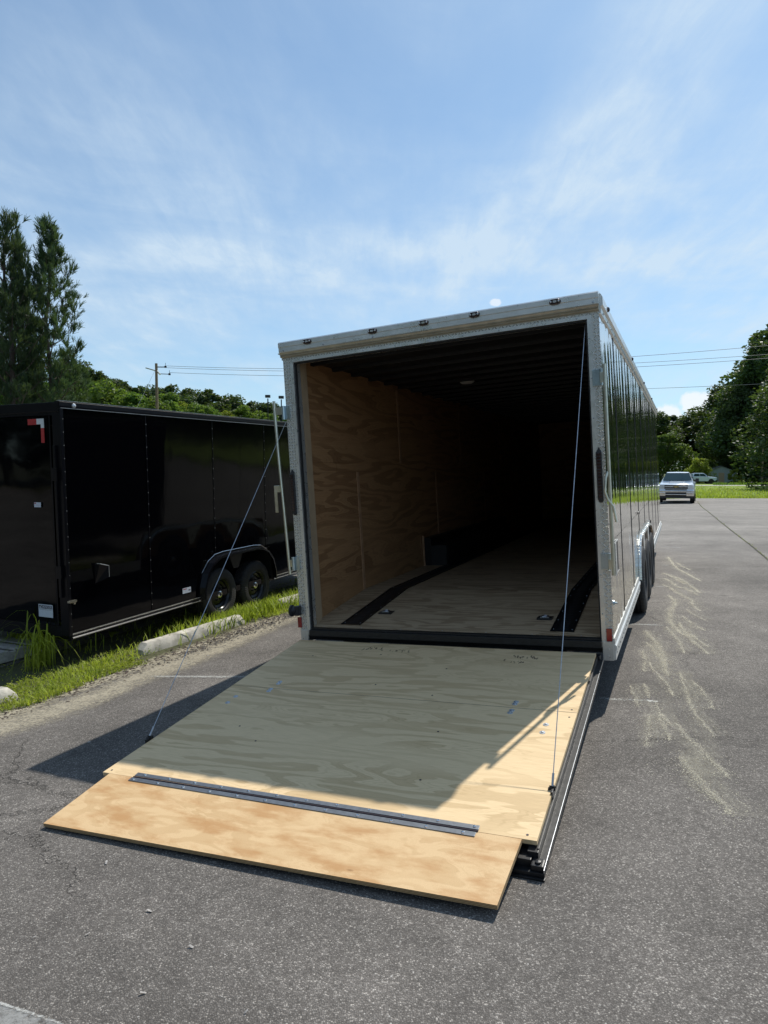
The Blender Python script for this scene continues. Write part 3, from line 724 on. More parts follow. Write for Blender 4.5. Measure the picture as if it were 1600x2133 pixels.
for u, v, k in front:
    px_tree('broadleaf_tree', BROAD[k] if k < 3 else BROAD[0], u, v, 96+rng.uniform(-6, 6), ('light green' if k < 2 else 'yellowish green')+' leafy tree in the front row, '+polelab([a[0] for a in front], u), 'tree', 'light leafy trees of the wood' if k < 2 else 'yellowish leafy trees of the wood')
# right: tall dark trees, round tree, small yellow tree
px_tree('broadleaf_tree', DARK[0], 1600, 700, 128, 'tallest dark tree at the right edge of the picture', 'tree', rz=.4)
px_tree('broadleaf_tree', DARK[1], 1640, 650, 130, 'huge dark tree rising just beyond the right edge', 'tree', rz=1.9)
px_tree('broadleaf_tree', DARK[1], 1572, 742, 132, 'broad tree with lighter green top under the power lines at the right', 'tree', rz=3.0)
px_tree('broadleaf_tree', DARK[0], 1540, 800, 129, 'ragged dark tree leaning out left over the gap at the right', 'tree', rz=5.0, sx=.8)
px_tree('broadleaf_tree', DARK[1], 1512, 846, 134, 'mid height dark tree filling the gap left of the ragged leaning tree', 'tree', rz=4.)
px_tree('broadleaf_tree', DARK[1], 1585, 870, 126, 'low dark tree in front of the tall trees at the right', 'tree', rz=2.2, sx=1.3)
px_tree('round_tree', make_broad('r', 61, 9, 8, .19, foliage('olive_leaves', (.035, .06, .016), (.10, .15, .035), .35, .5), 60, 240, base=.04), 1393, 897, 145, 'round green tree right behind the near white pickup', 'tree', rz=0)
px_tree('small_tree', make_broad('y', 62, 5, 4.6, .14, M['leafyel'], 40, 170, base=.06), 1458, 952, 122, 'small bright yellow green tree beside the pickup', 'tree', rz=0, sx=1.)
px_tree('small_tree', make_broad('y2', 63, 4, 3.6, .13, M['leafyel'], 30, 150, base=.05), 1532, 976, 122, 'low yellowish shrub right of the pale shed', 'shrub', rz=1)
gr = 'dark trees of the wood beyond the meadow at the right'
for i in range(30):
    u = 1330+i*24+rng.uniform(-8, 8); v = (858 if u < 1500 else 800)+rng.uniform(-9, 12)
    px_tree('broadleaf_tree', (DARK[:2]+PINE_FAR)[i % 4], u, v, 168+rng.uniform(-12, 14), 'dark tree of the wood beyond the meadow'+(', '+ORD[i]+' from the silver trailer' if i < 12 else ', outside the picture on the right'), 'tree', gr, sx=1.25)
for i in range(26):
    u = 1660+i*60; v = 700+rng.uniform(-60, 80); D = 85 if u < 2300 else 60
    px_tree('broadleaf_tree', DARK[i % 3], u, v, D+rng.uniform(-8, 8), 'dark tree of the wood along the lot beyond the right edge', 'tree', 'dark trees beyond the right edge', sx=1.1)
for i in range(15):
    a = R(-75-i*7); d_ = 46+rng.uniform(-5, 8)
    plant_tree('broadleaf_tree', DARK[i % 3], d_*math.sin(a), d_*math.cos(a), 15+rng.uniform(-2, 4), rng.uniform(0, 6.28), 'dark tree of the wood to the left of the camera, outside the picture', 'tree', 'dark trees beyond the left edge', z=-.1, sx=1.2)
# trees also close the view between, hidden mostly by the trailer
for i in range(9):
    u = 700+i*75; px_tree('broadleaf_tree', DARK[i % 3], u, 850+rng.uniform(-10, 14), 140, 'dark tree of the wood hidden behind the silver trailer', 'tree', 'trees behind the silver trailer', sx=1.3)

# meadow grass fringe
n = 26000; g = np.random.default_rng(5)
D = 50.2+g.random(n)**1.6*42; U = g.uniform(.10, .95, n); P = np.stack([U*D, D, mz(D)], 1)
V, F = blades(P, .20, .05, .6, 6); o = link('meadow_grass', fast('meadow_grass', V, F, [M['grassb'], M['grassdry']], mi=np.tile((g.random(n) > .86).astype(int), 3)))
tag(o, 'bright green meadow grass between the asphalt and the far road', 'grass', kind='stuff')
# weeds along far road, reddish
n = 2600; D = 101.5+g.random(n)*6; U = g.uniform(.40, .75, n); cl = np.sin(U*90)+np.sin(U*37+1)
keep = cl > -.3; P = np.stack([U*D, D, mz(D)], 1)[keep]
V, F = blades(P, .42, .12, .5, 8); o = link('roadside_weeds', fast('roadside_weeds', V, F, M['leaf']))
tag(o, 'ragged dark weeds growing along the far road', 'weeds', kind='stuff')

# verge grass
n = 70000; s_ = g.uniform(-5, 13.5, n); q_ = -.02-g.random(n)**1.25*1.5
# bare where the wheel stops and soil lie
pat = np.sin(s_*2.1)*.5+np.sin(s_*5.3+1)*.3+np.sin(q_*9+s_)*.3
edge = -.10+.07*np.sin(s_*1.7)+.05*np.sin(s_*4.3)-np.where((s_ > 1.6) & (s_ < 3.9), .22, 0)
keep = (q_ < edge) & (g.random(n) < np.clip(.75+pat*.35, .12, 1)) & ((q_ > -.60+.05*np.sin(s_*6)) | (g.random(n) < .06))
s_, q_ = s_[keep], q_[keep]
P = np.array(P0)[None, :]+np.outer(s_, np.array(T))+np.outer(q_, np.array(Nn)); P[:, 2] = -.066
hh = .055+.05*np.clip(np.sin(s_*3+q_*5)+.3, 0, 1)
V, F = blades(P, .060, .007, 1.3, 9); mi = (g.random(len(P)) > .9).astype(int)
Vb = V.reshape(-1, 5, 3); Vb[:, :, 2] = -.066+(Vb[:, :, 2]+.066)*(.6+.9*np.clip(np.sin(s_*3+q_*5)+.3, 0, 1))[:, None]
o = link('verge_grass', fast('verge_grass', Vb.reshape(-1, 3), F, [M['grassb'], M['grassdry']], mi=np.tile(mi, 3)))
tag(o, 'bright green grass and clover of the strip between the lot and the black trailer', 'grass', kind='stuff')
n = 34000; k = g.integers(0, len(P), n); C = P[k]+np.c_[g.normal(0, .02, (n, 2)), g.uniform(.012, .055, n)]
V, F = leafcloud(C, np.full((n, 1), .006), 1, .0105, 77); o = link('verge_clover', fast('verge_clover', V, F, M['grassb'])); tag(o, 'small leafy clover and weeds matted low in the grass strip', 'clover', kind='stuff')
# taller tufts near the wheels
n = 2600; s_ = g.normal(4.0, .75, n); q_ = -.48+g.normal(0, .13, n)
P = np.array(P0)[None, :]+np.outer(s_, np.array(T))+np.outer(q_, np.array(Nn)); P[:, 2] = -.066
V, F = blades(P, .17, .011, .9, 10)
o = link('tall_grass', fast('tall_grass', V, F, M['grassb'])); tag(o, 'taller bright grass grown up in front of the black trailer wheels', 'grass', kind='stuff')
o = link('sand_grains', fast('sand_grains', SANDG[0], SANDG[1], simple('sand_grain', (.56, .52, .41), .95, var=.15, vs=30))); tag(o, 'fine pale sand grains scattered in wavy trails beside the silver trailer', 'sand', kind='stuff')
# small weeds in the asphalt seam
n = 330; k = g.integers(0, len(seam)-1, n); tt = g.random(n); A = np.array([p[:] for p in seam]); P = A[k]*(1-tt)[:, None]+A[k+1]*tt[:, None]+np.c_[g.normal(0, .02, (n, 2)), np.zeros(n)]
V, F = blades(P, .04, .012, 1.3, 12); o = link('seam_weeds', fast('seam_weeds', V, F, M['grassdry'])); tag(o, 'thin line of weeds growing in the asphalt seam at the right', 'weeds', kind='stuff')
# bark chips and crumbs along the verge
def chips(n, sfun, qfun, size, seed, name, m_, label, cat, zf=.006):
    g = np.random.default_rng(seed); s_, q_ = sfun(g, n), qfun(g, n)
    P = np.array(P0)[None, :]+np.outer(s_, np.array(T))+np.outer(q_, np.array(Nn)); P[:, 2] = zf+g.random(n)*size*.15+np.interp(q_, [a for a, _ in HQ], [b for _, b in HQ])
    a = g.uniform(0, 6.28, n); L = size*g.uniform(.4, 1.5, n); w = L*g.uniform(.25, .6, n); d = np.stack([np.cos(a), np.sin(a), g.normal(0, .25, n)], 1); sd = np.stack([-np.sin(a), np.cos(a), g.normal(0, .25, n)], 1)
    up = np.array([0, 0, 1.])*size*.25
    V = np.stack([P-d*L[:, None]-sd*w[:, None]*.5, P+d*L[:, None]*.8-sd*w[:, None], P+d*L[:, None]+sd*w[:, None]*.6, P-d*L[:, None]*.7+sd*w[:, None], P+up], 1).reshape(-1, 3)
    b0 = np.arange(n)[:, None]*5; F = np.concatenate([b0+np.array([[i, (i+1) % 4, 4]]) for i in range(4)], 0)
    o = link(name, fast(name, V, F, m_)); tag(o, label, cat, kind='stuff')
chips(5200, lambda g, n: g.uniform(-5, 12, n), lambda g, n: g.normal(-.06, .085, n), .013, 15, 'bark_litter', M['mulch'], 'dark bark crumbs and twigs between the grass and the sand', 'bark litter')
chips(800, lambda g, n: g.normal(3.6, 1.0, n), lambda g, n: g.normal(.04, .08, n), .016, 18, 'asphalt_crumbs', simple('asphalt_crumbs', (.06, .055, .05), .9, var=.4, vs=40), 'broken asphalt crumbs beside the second wheel stop', 'rubble')
chips(420, lambda g, n: g.uniform(-5, 12, n), lambda g, n: g.uniform(-.2, 3.5, n), .009, 16, 'loose_pebbles', M['pebble'], 'loose pale pebbles lying on the asphalt', 'pebbles')

def sqv(p, d): return p+T*d
# ------------------------------------------------------------------ wheel stops, pallet, weeds
def wheel_stop(a, c_, label, hgt=.11, seed=0):
    g = random.Random(seed); b = MB(); n = 26; L = (c_-a).length; d = (c_-a).normalized(); nn = Vector((d.y, -d.x, 0)); zb = -.066
    prof = [(-.078, -.02), (-.072, .035), (-.052, hgt-.014), (-.036, hgt), (.036, hgt), (.052, hgt-.014), (.072, .035), (.078, -.02)]
    vs, fs = [], []
    for i in range(n+1):
        e = min(1., .45+i/n*L/.10, .45+(n-i)/n*L/.10)
        for (u, v) in prof:
            p = a+d*(L*i/n)+nn*(u*(.85+.15*e)+g.uniform(-.003, .003)); vs.append((p.x, p.y, zb+max(-.02, v*e+g.uniform(-.003, .003))))
    m = len(prof)
    for i in range(n):
        for k in range(m): fs.append((i*m+k, i*m+(k+1) % m, (i+1)*m+(k+1) % m, (i+1)*m+k))
    fs += [tuple(range(m)), tuple(n*m+k for k in range(m-1, -1, -1))]
    b.add(vs, fs); o = b.build('wheel_stop', M['concrete'], None, True); tag(o, label, 'wheel stop', 'concrete wheel stops along the verge'); return o
wheel_stop(gnd(290, 1362), gnd(502, 1296), 'middle concrete wheel stop, longest in view, with dark worn near end', seed=1)
wheel_stop(gnd(578, 1266), sqv(gnd(578, 1266), 1.85), 'farthest concrete wheel stop, partly hidden by the silver trailer post', seed=2)
wheel_stop(gnd(26, 1452)-T*1.85, gnd(26, 1452), 'nearest concrete wheel stop at the left edge, its rounded end showing', seed=3)
pal = empty('pallet', Matrix.Translation(gnd(-35, 1388)+Vector((0, 0, 0))) @ Matrix.Rotation(R(-23.5), 4, 'Z'), label='weathered grey wooden pallet at the left edge beside the grass clump', cat='pallet')
for i in range(6): b = MB(); b.box((-.95+i*0, -.55+i*.2, .105), (.13, -.55+i*.2+.13, .122), .003); b.build('deck_board', M['pallet'], pal)
for i in range(3): b = MB(); b.box((-.95+i*.52, -.55, .018), (-.91+i*.52, .58, .104)); b.build('stringer', M['pallet'], pal)
for i in range(2): b = MB(); b.box((-.95, -.55+i*1.0, .0), (.13, -.55+i*1.0+.12, .017)); b.build('bottom_board', M['pallet'], pal)

def arching(mb, base, az_, h, reach, w, seg=7, droop=.5):
    d = Vector((math.cos(az_), math.sin(az_), 0)); sd = Vector((-d.y, d.x, 0)); vs = []
    for i in range(seg+1):
        t_ = i/seg; r_ = reach*t_**1.4; z_ = h*(1.9*t_-.95*t_*t_*(1+droop)) if droop else h*t_
        ww = w*(1-t_)**.6*(.6+.8*min(1, t_*3)); p = Vector(base)+d*r_+Vector((0, 0, z_)); vs += [p-sd*ww/2, p+sd*ww/2+Vector((0, 0, ww*.3))]
    mb.add(vs, [(2*i, 2*i+1, 2*i+3, 2*i+2) for i in range(seg)])
def clump(p, n, h, reach, w, seed, name, label, cat, group=None, m_='grassb'):
    g = random.Random(seed); b = MB()
    for i in range(n):
        o_ = (p[0]+g.gauss(0, .05), p[1]+g.gauss(0, .05), p[2]-.008)
        arching(b, o_, g.uniform(0, 6.28), h*g.uniform(.45, 1.1), reach*g.uniform(.3, 1.1), w*g.uniform(.6, 1.2), droop=g.uniform(.45, 1.1))
    o = b.build(name, M[m_]); tag(o, label, cat, group); return o
p = gnd(82, 1385); clump(p, 84, .82, .46, .011, 1, 'grass_clump', 'tall arching grass clump in front of the black trailer corner', 'weed')
p = gnd(72, 1395); clump(p, 30, .34, .14, .012, 4, 'grass_clump', 'short upright tuft at the foot of the tall grass clump', 'weed')
p = gnd(40, 1350); clump(p, 50, .62, .5, .011, 2, 'grass_clump', 'dim grass clump in the shade behind the pallet', 'weed')
p = gnd(490, 1262); clump(p, 30, .34, .18, .014, 3, 'grass_clump', 'leafy bright weed between the two black trailer wheels', 'weed')
for i, (u, v, h) in enumerate(((312, 1320, .17), (338, 1318, .10), (382, 1300, .17), (205, 1352, .26), (150, 1362, .24), (185, 1355, .14), (448, 1290, .17), (560, 1252, .16), (610, 1240, .12))):
    p = gnd(u, v); clump(p, 4, h*1.7, .12, .009, 30+i, 'grass_stalk', ['thin bent stalk standing before the middle of the black trailer skirt','short pale stalk between the leafy seedling and the bent stalks','pair of pale bent stalks before the right half of the skirt','tall straight stalk just right of the black trailer corner','tall stalk in front of the black trailer rear corner','short stalk near the black trailer corner','pale stalk before the front tyre of the near axle','upright stalk before the far black trailer wheel','upright stalk at the end of the strip beside the silver trailer'][i], 'weed')
p = gnd(233, 1338); g_ = random.Random(4); b = MB()
for i in range(16): arching(b, (p.x, p.y, p.z+.06), g_.uniform(0, 6.28), .06, .08, .035, 4, .3)
b.tube([(p.x, p.y, p.z), (p.x, p.y, p.z+.09)], .003, 5); tag(b.build('seedling', M['leafyel']), 'small broad-leaved seedling in the grass by the black trailer skirt', 'weed')
p = gnd(275, 1378); b = MB()
for i in range(12): arching(b, (p.x, p.y, p.z+.01), g_.uniform(0, 6.28), .03, .06, .03, 4, .3)
tag(b.build('seedling', M['leafyel']), 'low broad-leaved weed at the near end of the middle wheel stop', 'weed')

# ------------------------------------------------------------------ silver trailer with open ramp
Rt = Matrix(((.9132, .4029, -.0601, -.7192), (-.4032, .9151, .0080, 5.8558), (.0583, .0169, .9982, .4289), (0, 0, 0, 1)))
tq = Rt.to_3x3().to_quaternion(); Rt = Matrix.Translation((-.7192, 5.8558, .4289)) @ tq.to_matrix().to_4x4()
WD, LN, HT = 2.59, 11.0, 2.345
X0, X1, ZT = .098, 2.511, 2.297
tr = empty('enclosed_trailer', Rt, label='tall silver enclosed cargo trailer with polished sides and its rear ramp door lowered', cat='trailer')
def tb(name, m_, fn, smooth=False, parent=None):
    b = MB(); fn(b); return b.build(name, m_, parent or tr, smooth)
# side panels, 9 sheets a side, gently oil-canned
WELL = (2.97, 6.38, .40)
def side_panel(x, sg, y0, y1, seed):
    g = random.Random(seed); b = MB(); ny, nz = 22, 30; z0, z1 = .0, 2.36
    amp = g.uniform(.0025, .0055); ph = [g.uniform(0, 6.28) for _ in range(6)]; am = [g.uniform(.0002, .0011) for _ in range(6)]
    vs = []; ys = [y0+.004+(y1-y0-.008)*i/ny for i in range(ny+1)]
    for i, yy in enumerate(ys):
        tt = i/ny
        for k in range(nz+1):
            low = z0
            if WELL[0]-.02 < yy < WELL[1]+.02: low = WELL[2]
            zz = low+(z1-low)*k/nz; tz = zz/z1
            dx = amp*math.sin(math.pi*tt)*(.6+.4*math.sin(tz*3+ph[0]))
            for j in range(6): dx += am[j]*math.sin((j+1.5)*2.2*tt*2+ph[j]+tz*(1.+j*.8))*math.sin(math.pi*tt)
            vs.append((x+sg*(dx+.001), yy, zz))
    fs = []
    for i in range(ny):
        for k in range(nz): q = i*(nz+1)+k; fs.append((q, q+1, q+nz+2, q+nz+1))
    b.add(vs, fs)
    b.mi = 1
    # rivets: seam columns and rows
    def riv(yy, zz, r=.0055):
        if WELL[0]-.05 < yy < WELL[1]+.05 and zz < WELL[2]+.05: return
        b.add([(x+sg*.0065, yy, zz)]+[(x+sg*.003, yy+r*math.cos(a*math.pi/3), zz+r*math.sin(a*math.pi/3)) for a in range(6)], [(0, 1+a, 1+(a+1) % 6) for a in range(6)])
    for k in range(18): riv(y0+.035, .06+k*.13)
    for k in range(13):
        for zz in (.70, 1.82): riv(y0+.08+k*(y1-y0-.1)/13, zz, .0035)
    return b.build('side_panel', [M['polished'], M['blackpl']], tr, True)
edges = [.0]+[1.02+1.22*k for k in range(8)]+[10.98]
for k in range(9):
    side_panel(WD, 1, edges[k], edges[k+1], 100+k)
side_panel(0, -1, 0, 5.5, 201); side_panel(0, -1, 5.5, 10.98, 202)
for k in range(1, 9):
    z0 = .0 if not (WELL[0] < edges[k] < WELL[1]) else WELL[2]+.02
    tb('seam_strip', M['frame_grey'], lambda b: b.box((WD+.0005, edges[k]-.006, z0), (WD+.0045, edges[k]+.006, 2.34)))
# roof, rails
tb('roof', M['alu_dull'], lambda b: b.prism([(-.0, 2.38), (.0, 2.43), (.5, 2.47), (1.295, 2.49), (2.09, 2.47), (WD, 2.43), (WD, 2.38)], .02, 10.98, 1))
def rail(b):
    b.prism([(WD+.001, 2.325), (WD+.014, 2.33), (WD+.018, 2.36), (WD+.012, 2.372), (WD+.030, 2.385), (WD+.030, 2.44), (WD+.018, 2.462), (WD-.03, 2.475), (WD-.03, 2.325)], .0, 10.99, 1)
    for k in range(36): b.lathe([(.0, .0), (.0, .007), (-.006, .007)], 0, 8, (WD+.024, .15+k*.305, 2.348))
tb('roof_rail', M['alu'], rail)
tb('roof_rail', M['alu_dull'], lambda b: b.prism([(-.02, 2.33), (-.02, 2.46), (.03, 2.475), (.03, 2.33)], .0, 10.99, 1))
for i, y_ in enumerate((.34, 2.95, 5.35, 7.9, 10.4)):
    tb('clearance_light', M['darkred'], lambda b: b.lathe([(0, .020), (.010, .018), (.016, .010), (.018, 0)], 0, 14, (WD+.03, y_, 2.418)), True)
tb('front_wall', M['alu_dull'], lambda b: b.box((0, 10.96, -.1), (WD, 11.0, 2.44)))
# bottom skirt rail
def skirt(y0, y1):
    def f(b):
        b.prism([(WD-.01, .018), (WD+.008, .022), (WD+.010, -.025), (WD+.020, -.035), (WD+.020, -.062), (WD+.011, -.070), (WD+.013, -.135), (WD-.01, -.138)], y0, y1, 1)
        b.mi = 1; k = y0+.09
        while k < y1:
            b.lathe([(.004, .0), (.003, .006), (0, .0065)], 0, 8, (WD+.0115, k, -.098)); k += .15
    return f
tb('side_skirt', [M['alu_skirt'], M['blackpl']], skirt(.0, 2.94)); tb('side_skirt', [M['alu_skirt'], M['blackpl']], skirt(6.42, 10.98))
tb('side_skirt', M['alu_skirt'], lambda b: (b.box((-.012, .02, -.138), (0, 2.95, .02)), b.box((-.012, 6.27, -.138), (0, 10.98, .02))))
tb('underframe', M['blackpl'], lambda b: (b.box((.02, .06, -.10), (WD-.02, 2.95, -.03)), b.box((.35, 2.95, -.10), (2.24, 6.27, -.03)), b.box((.02, 6.27, -.10), (WD-.02, 10.9, -.03)), b.box((.35, .1, -.20), (.45, 10.8, -.10)), b.box((2.14, .1, -.20), (2.24, 10.8, -.10))))
tb('wheel_well', M['blackpl'], lambda b: [(b.box((xa, 2.97, .395), (xb, 6.38, .405)), b.box((xc-.005, 2.97, -.1), (xc+.005, 6.38, .395)), b.box((xa, 2.955, -.1), (xb, 2.965, .4)), b.box((xa, 6.385, -.1), (xb, 6.395, .4))) for xa, xb, xc in ((2.24, WD-.002, 2.24), (.002, .35, .35))])
# fenders: tandem arch flare
def fender(x, sg, name='fender'):
    path = [(2.94, -.02), (2.955, .12), (3.0, .25), (3.09, .35), (3.22, .415), (3.38, .44), (5.15, .435), (5.6, .405), (5.95, .36), (6.2, .26), (6.34, .12), (6.40, -.02)]
    b = MB(); vs = []
    for (yy, zz) in path:
        c_ = Vector((yy-5.05, zz+.4)); sc = .965 if abs(yy-5.05) > 1.5 else 1
        vs += [(x+sg*.002, yy+(.0), zz), (x+sg*.012, yy, zz+.004), (x+sg*.034, yy+.02*(1 if yy < 4.6 else -1), zz-.004), (x+sg*.036, yy+.02*(1 if yy < 4.6 else -1), zz-.030), (x+sg*.030, yy+.03*(1 if yy < 4.6 else -1), zz-.028)]
    n = 5; fs = [(i*n+k, i*n+k+1, (i+1)*n+k+1, (i+1)*n+k) for i in range(len(path)-1) for k in range(n-1)]
    b.add(vs, fs)
    o_ = b.build(name, M['diamond_fender'], tr)
    # back flange and gussets between the wheels
    b = MB(); outer = [(yy+(-.045 if yy < 3.3 else .045 if yy > 5.9 else 0), zz+.05) for yy, zz in path]
    for i in range(len(path)-1): b.quad((x+sg*.0035, *path[i]), (x+sg*.0035, *outer[i]), (x+sg*.0035, *outer[i+1]), (x+sg*.0035, *path[i+1]))
    b.build('fender_flange', M['alu_dull'], tr)
    for yc in (4.15, 5.25):
        b = MB(); b.prism([(yc-.26, .425), (yc+.26, .425), (yc+.05, .10), (yc-.05, .10)], x-sg*.02, x+sg*.012, 0); b.build('wheel_gusset', M['alu'], tr)
fender(WD, 1); fender(0, -1)
def wheel(parent, c, r, w, sg, rimr, n=64, hubchrome=True, tmat='tyre'):
    """thing-part wheel: tyre, rim, hub"""
    rt = empty('wheel'); rt.parent = parent; rt.location = c
    for k_ in ('label',): pass
    h = w/2; b = MB()
    prof = [(-h*.80, rimr), (-h*.98, rimr+.02), (-h*1.0, (r+rimr)/2), (-h*.93, r-.035), (-h*.80, r-.010), (-h*.66, r-.002)]
    for k in (-.42, 0, .42): prof += [(h*(k-.06), r), (h*(k-.05), r-.009), (h*(k+.05), r-.009), (h*(k+.06), r)]
    prof += [(h*.66, r-.002), (h*.80, r-.010), (h*.93, r-.035), (h*1.0, (r+rimr)/2), (h*.98, rimr+.02), (h*.80, rimr)]
    b.lathe(prof, 0, n); b.build('tyre', M[tmat], rt, True)
    b = MB(); b.lathe([(-h*.7, rimr), (sg*h*.80, rimr+.004), (sg*h*.88, rimr-.006), (sg*h*.80, rimr-.018), (sg*h*.45, rimr-.03), (sg*h*.30, rimr*.72), (sg*h*.42, rimr*.55), (sg*h*.42, rimr*.34), (sg*h*.42, .0)], 0, 40)
    for k in range(6):
        a = k*math.pi/3; b.lathe([(0, .011), (sg*.018, .011), (sg*.022, 0)], 0, 6, (sg*h*.42, .062*math.cos(a)*1.25, .062*math.sin(a)*1.25))
    b.build('rim', M['rim'], rt, True)
    b = MB(); b.lathe([(sg*h*.42, .045), (sg*h*.72, .043), (sg*h*.80, .030), (sg*h*.80, .022)], 0, 20); b.mi = 1; b.lathe([(sg*h*.79, .022), (sg*h*.79, 0)], 0, 16)
    b.build('hub_cap', [M['chrome'], M['blackpl']], rt, True)
    return rt
inv = Rt.inverted()
for yc in (3.62, 4.70, 5.86):
    for x_, sg in ((2.522, 1), (.068, -1)):
        p = Rt @ Vector((x_, yc, 0)); n_ = Rt.to_3x3() @ Vector((0, 0, 1)); zc = -(p.z-.400-hz(p.x, p.y))/n_.z
        wheel(tr, (x_, yc, zc), .400, .225, sg, .21)
# rear frame: diamond plate posts, top band, inner trim
tb('rear_post', M['diamond_rear'], lambda b: b.box((.0, -.012, .0), (X0-.03, .10, HT-.0)))
tb('rear_post', M['diamond_rear'], lambda b: b.box((X1+.03, -.012, .0), (WD, .10, HT-.0)))
tb('rear_top_band', M['diamond_rear'], lambda b: b.box((X0-.03, -.011, ZT+.025), (X1+.03, .10, HT-.001)))
def inner(b):
    b.box((X0-.03, -.016, -.04), (X0, .10, ZT+.0)); b.box((X1, -.016, -.04), (X1+.03, .10, ZT)); b.box((X0-.03, -.016, ZT), (X1+.03, .10, ZT+.025))
tb('door_frame_trim', M['alu'], inner)
tb('door_seal', M['rubber'], lambda b: (b.box((X0, .0, .0), (X0+.012, .03, ZT)), b.box((X1-.012, .0, .0), (X1, .03, ZT)), b.box((X0+.012, .0, ZT-.012), (X1-.012, .03, ZT))))
tb('jamb_lining', M['wallin'], lambda b: b.box((X0-.03, .10, .0), (X0-.004, .215, ZT+.02)))
tb('jamb_lining', M['wallin'], lambda b: b.box((X1-.006, .10, .0), (X1+.04, .22, ZT+.02)))
def screws(b):
    for x_, z_ in [(X0-.012, .2+.28*k) for k in range(8)]+[(X1+.014, .2+.28*k) for k in range(8)]: b.lathe([(-.004, 0), (-.003, .005), (0, .006)], 1, 8, (x_, -.016, z_))
    for k in range(9): b.lathe([(-.004, 0), (-.003, .005), (0, .006)], 1, 8, (.2+.28*k, -.016, ZT+.012))
tb('trim_screws', M['steel'], screws)
# header cap with lights
def header(b):
    b.prism([(-.045, 2.383), (-.052, 2.388), (-.052, 2.425), (-.058, 2.428), (-.058, 2.462), (-.048, 2.472), (.06, 2.486), (.06, 2.383)], -.012, 2.597, 0)
tb('header_cap', M['alu'], header)
def gutter(b):
    b.prism([(-.030, 2.345), (-.040, 2.350), (-.036, 2.358), (-.046, 2.362), (-.038, 2.368), (-.044, 2.382), (.06, 2.382), (.06, 2.345)], -.010, 2.594, 0)
tb('header_moulding', simple('anodised_moulding', (.50, .455, .36), .38, .7, var=.15, vs=10), gutter)
tb('gutter_tip', M['alu_dull'], lambda b: b.box((-.035, -.03, 2.378), (-.012, .05, 2.386)))
tb('header_screws', M['steel'], lambda b: [b.lathe([(-.004, 0), (-.003, .007), (0, .008)], 1, 8, (x_, -.0525, 2.398)) for x_ in (.42, .87, 1.31, 2.56, .035)])
for x_ in (.273, .872, 1.307, 1.712, 2.303):
    def ml(b):
        vs = []; n = 18
        for k in range(n):
            a = 2*math.pi*k/n; vs.append((x_+.030*math.copysign(1, math.cos(a))*(.5 if abs(math.cos(a)) > .01 else 0)+.028*math.cos(a), -.058, 2.441+.021*math.sin(a)))
        top = [(x_+(v[0]-x_)*.85, -.070, 2.441+(v[2]-2.441)*.8) for v in vs]
        b.add(vs+top, [(k, (k+1) % n, n+(k+1) % n, n+k) for k in range(n)]+[tuple(range(n, 2*n))])
        b.mi = 1; b.lathe([(-.006, .0), (-.005, .006), (0, .007)], 1, 8, (x_-.028, -.070, 2.441)); b.lathe([(-.006, .0), (-.005, .006), (0, .007)], 1, 8, (x_+.028, -.070, 2.441))
        b.box((x_-.012, -.0735, 2.434), (x_+.012, -.070, 2.448))
    tb('marker_light', [M['darkred'], M['lamp']], ml)
# tail lights
for x_ in (.022, 2.549):
    def tl(b):
        b.box((x_-.020, -.034, 1.02), (x_+.020, -.012, 1.36), .006)
        b.add([(x_-.020, -.012, 1.36), (x_+.020, -.012, 1.36), (x_, -.012, 1.395), (x_-.014, -.03, 1.358), (x_+.014, -.03, 1.358), (x_, -.026, 1.386)], [(3, 4, 5), (0, 3, 5, 2), (1, 2, 5, 4)])
        b.lathe([(-.02, 0), (-.018, .012), (0, .020)], 1, 14, (x_, -.012, 1.018))
        b.mi = 1
        for k in range(14): b.box((x_-.013, -.038, 1.035+k*.0228), (x_+.013, -.0345, 1.035+k*.0228+.018), .002)
    tb('tail_light', [M['blackpl'], M['darkred']], tl)
for x_, z_ in ((-.002, .066), (2.564, .048)):
    tb('red_reflector', [M['red'], M['alu']], lambda b: (b.box((x_-.019, -.020, z_-.046), (x_+.019, -.0125, z_+.046), .004)))
for x_ in (.0, X1+.0):
    def br(b):
        b.box((x_+.004, -.020, -.137), (x_+.078, -.006, .0), .002)
        b.lathe([(-.004, 0), (-.003, .006), (0, .007)], 1, 8, (x_+.045, -.020, -.055)); b.lathe([(-.004, 0), (-.003, .006), (0, .007)], 1, 8, (x_+.042, -.020, -.105))
        b.box((x_+.004, -.022, -.030), (x_+.078, -.0205, -.024))
    tb('corner_bracket', M['alu'], br)
def plug(b):
    b.lathe([(0, .0), (0, .032), (-.03, .036), (-.036, .05), (-.050, .05), (-.052, .02), (-.03, 0)], 0, 18, (-.012, -.045, .172)); b.box((-.02, -.07, .13), (.022, -.0125, .215), .012)
tb('plug_socket', M['blackpl'], plug)
tb('side_button', M['zincb'], lambda b: b.lathe([(0, .02), (.012, .018), (.015, .008), (.03, .007), (.032, 0)], 0, 14, (WD+.004, .03, .272)), True)
# vent slot in the side
def vent(b):
    b.box((WD+.005, .30, .44), (WD+.008, .56, .67)); b.mi = 1; b.box((WD+.008, .30, .44), (WD+.014, .385, .67)); b.box((WD+.006, .29, .43), (WD+.012, .57, .44)); b.box((WD+.006, .29, .67), (WD+.012, .57, .68))
tb('side_vent', [M['blackpl'], M['alu']], vent)
tb('side_lamp', M['darkred'], lambda b: b.lathe([(0, .018), (.01, .016), (.014, 0)], 0, 12, (WD+.005, 3.35, .70)), True)
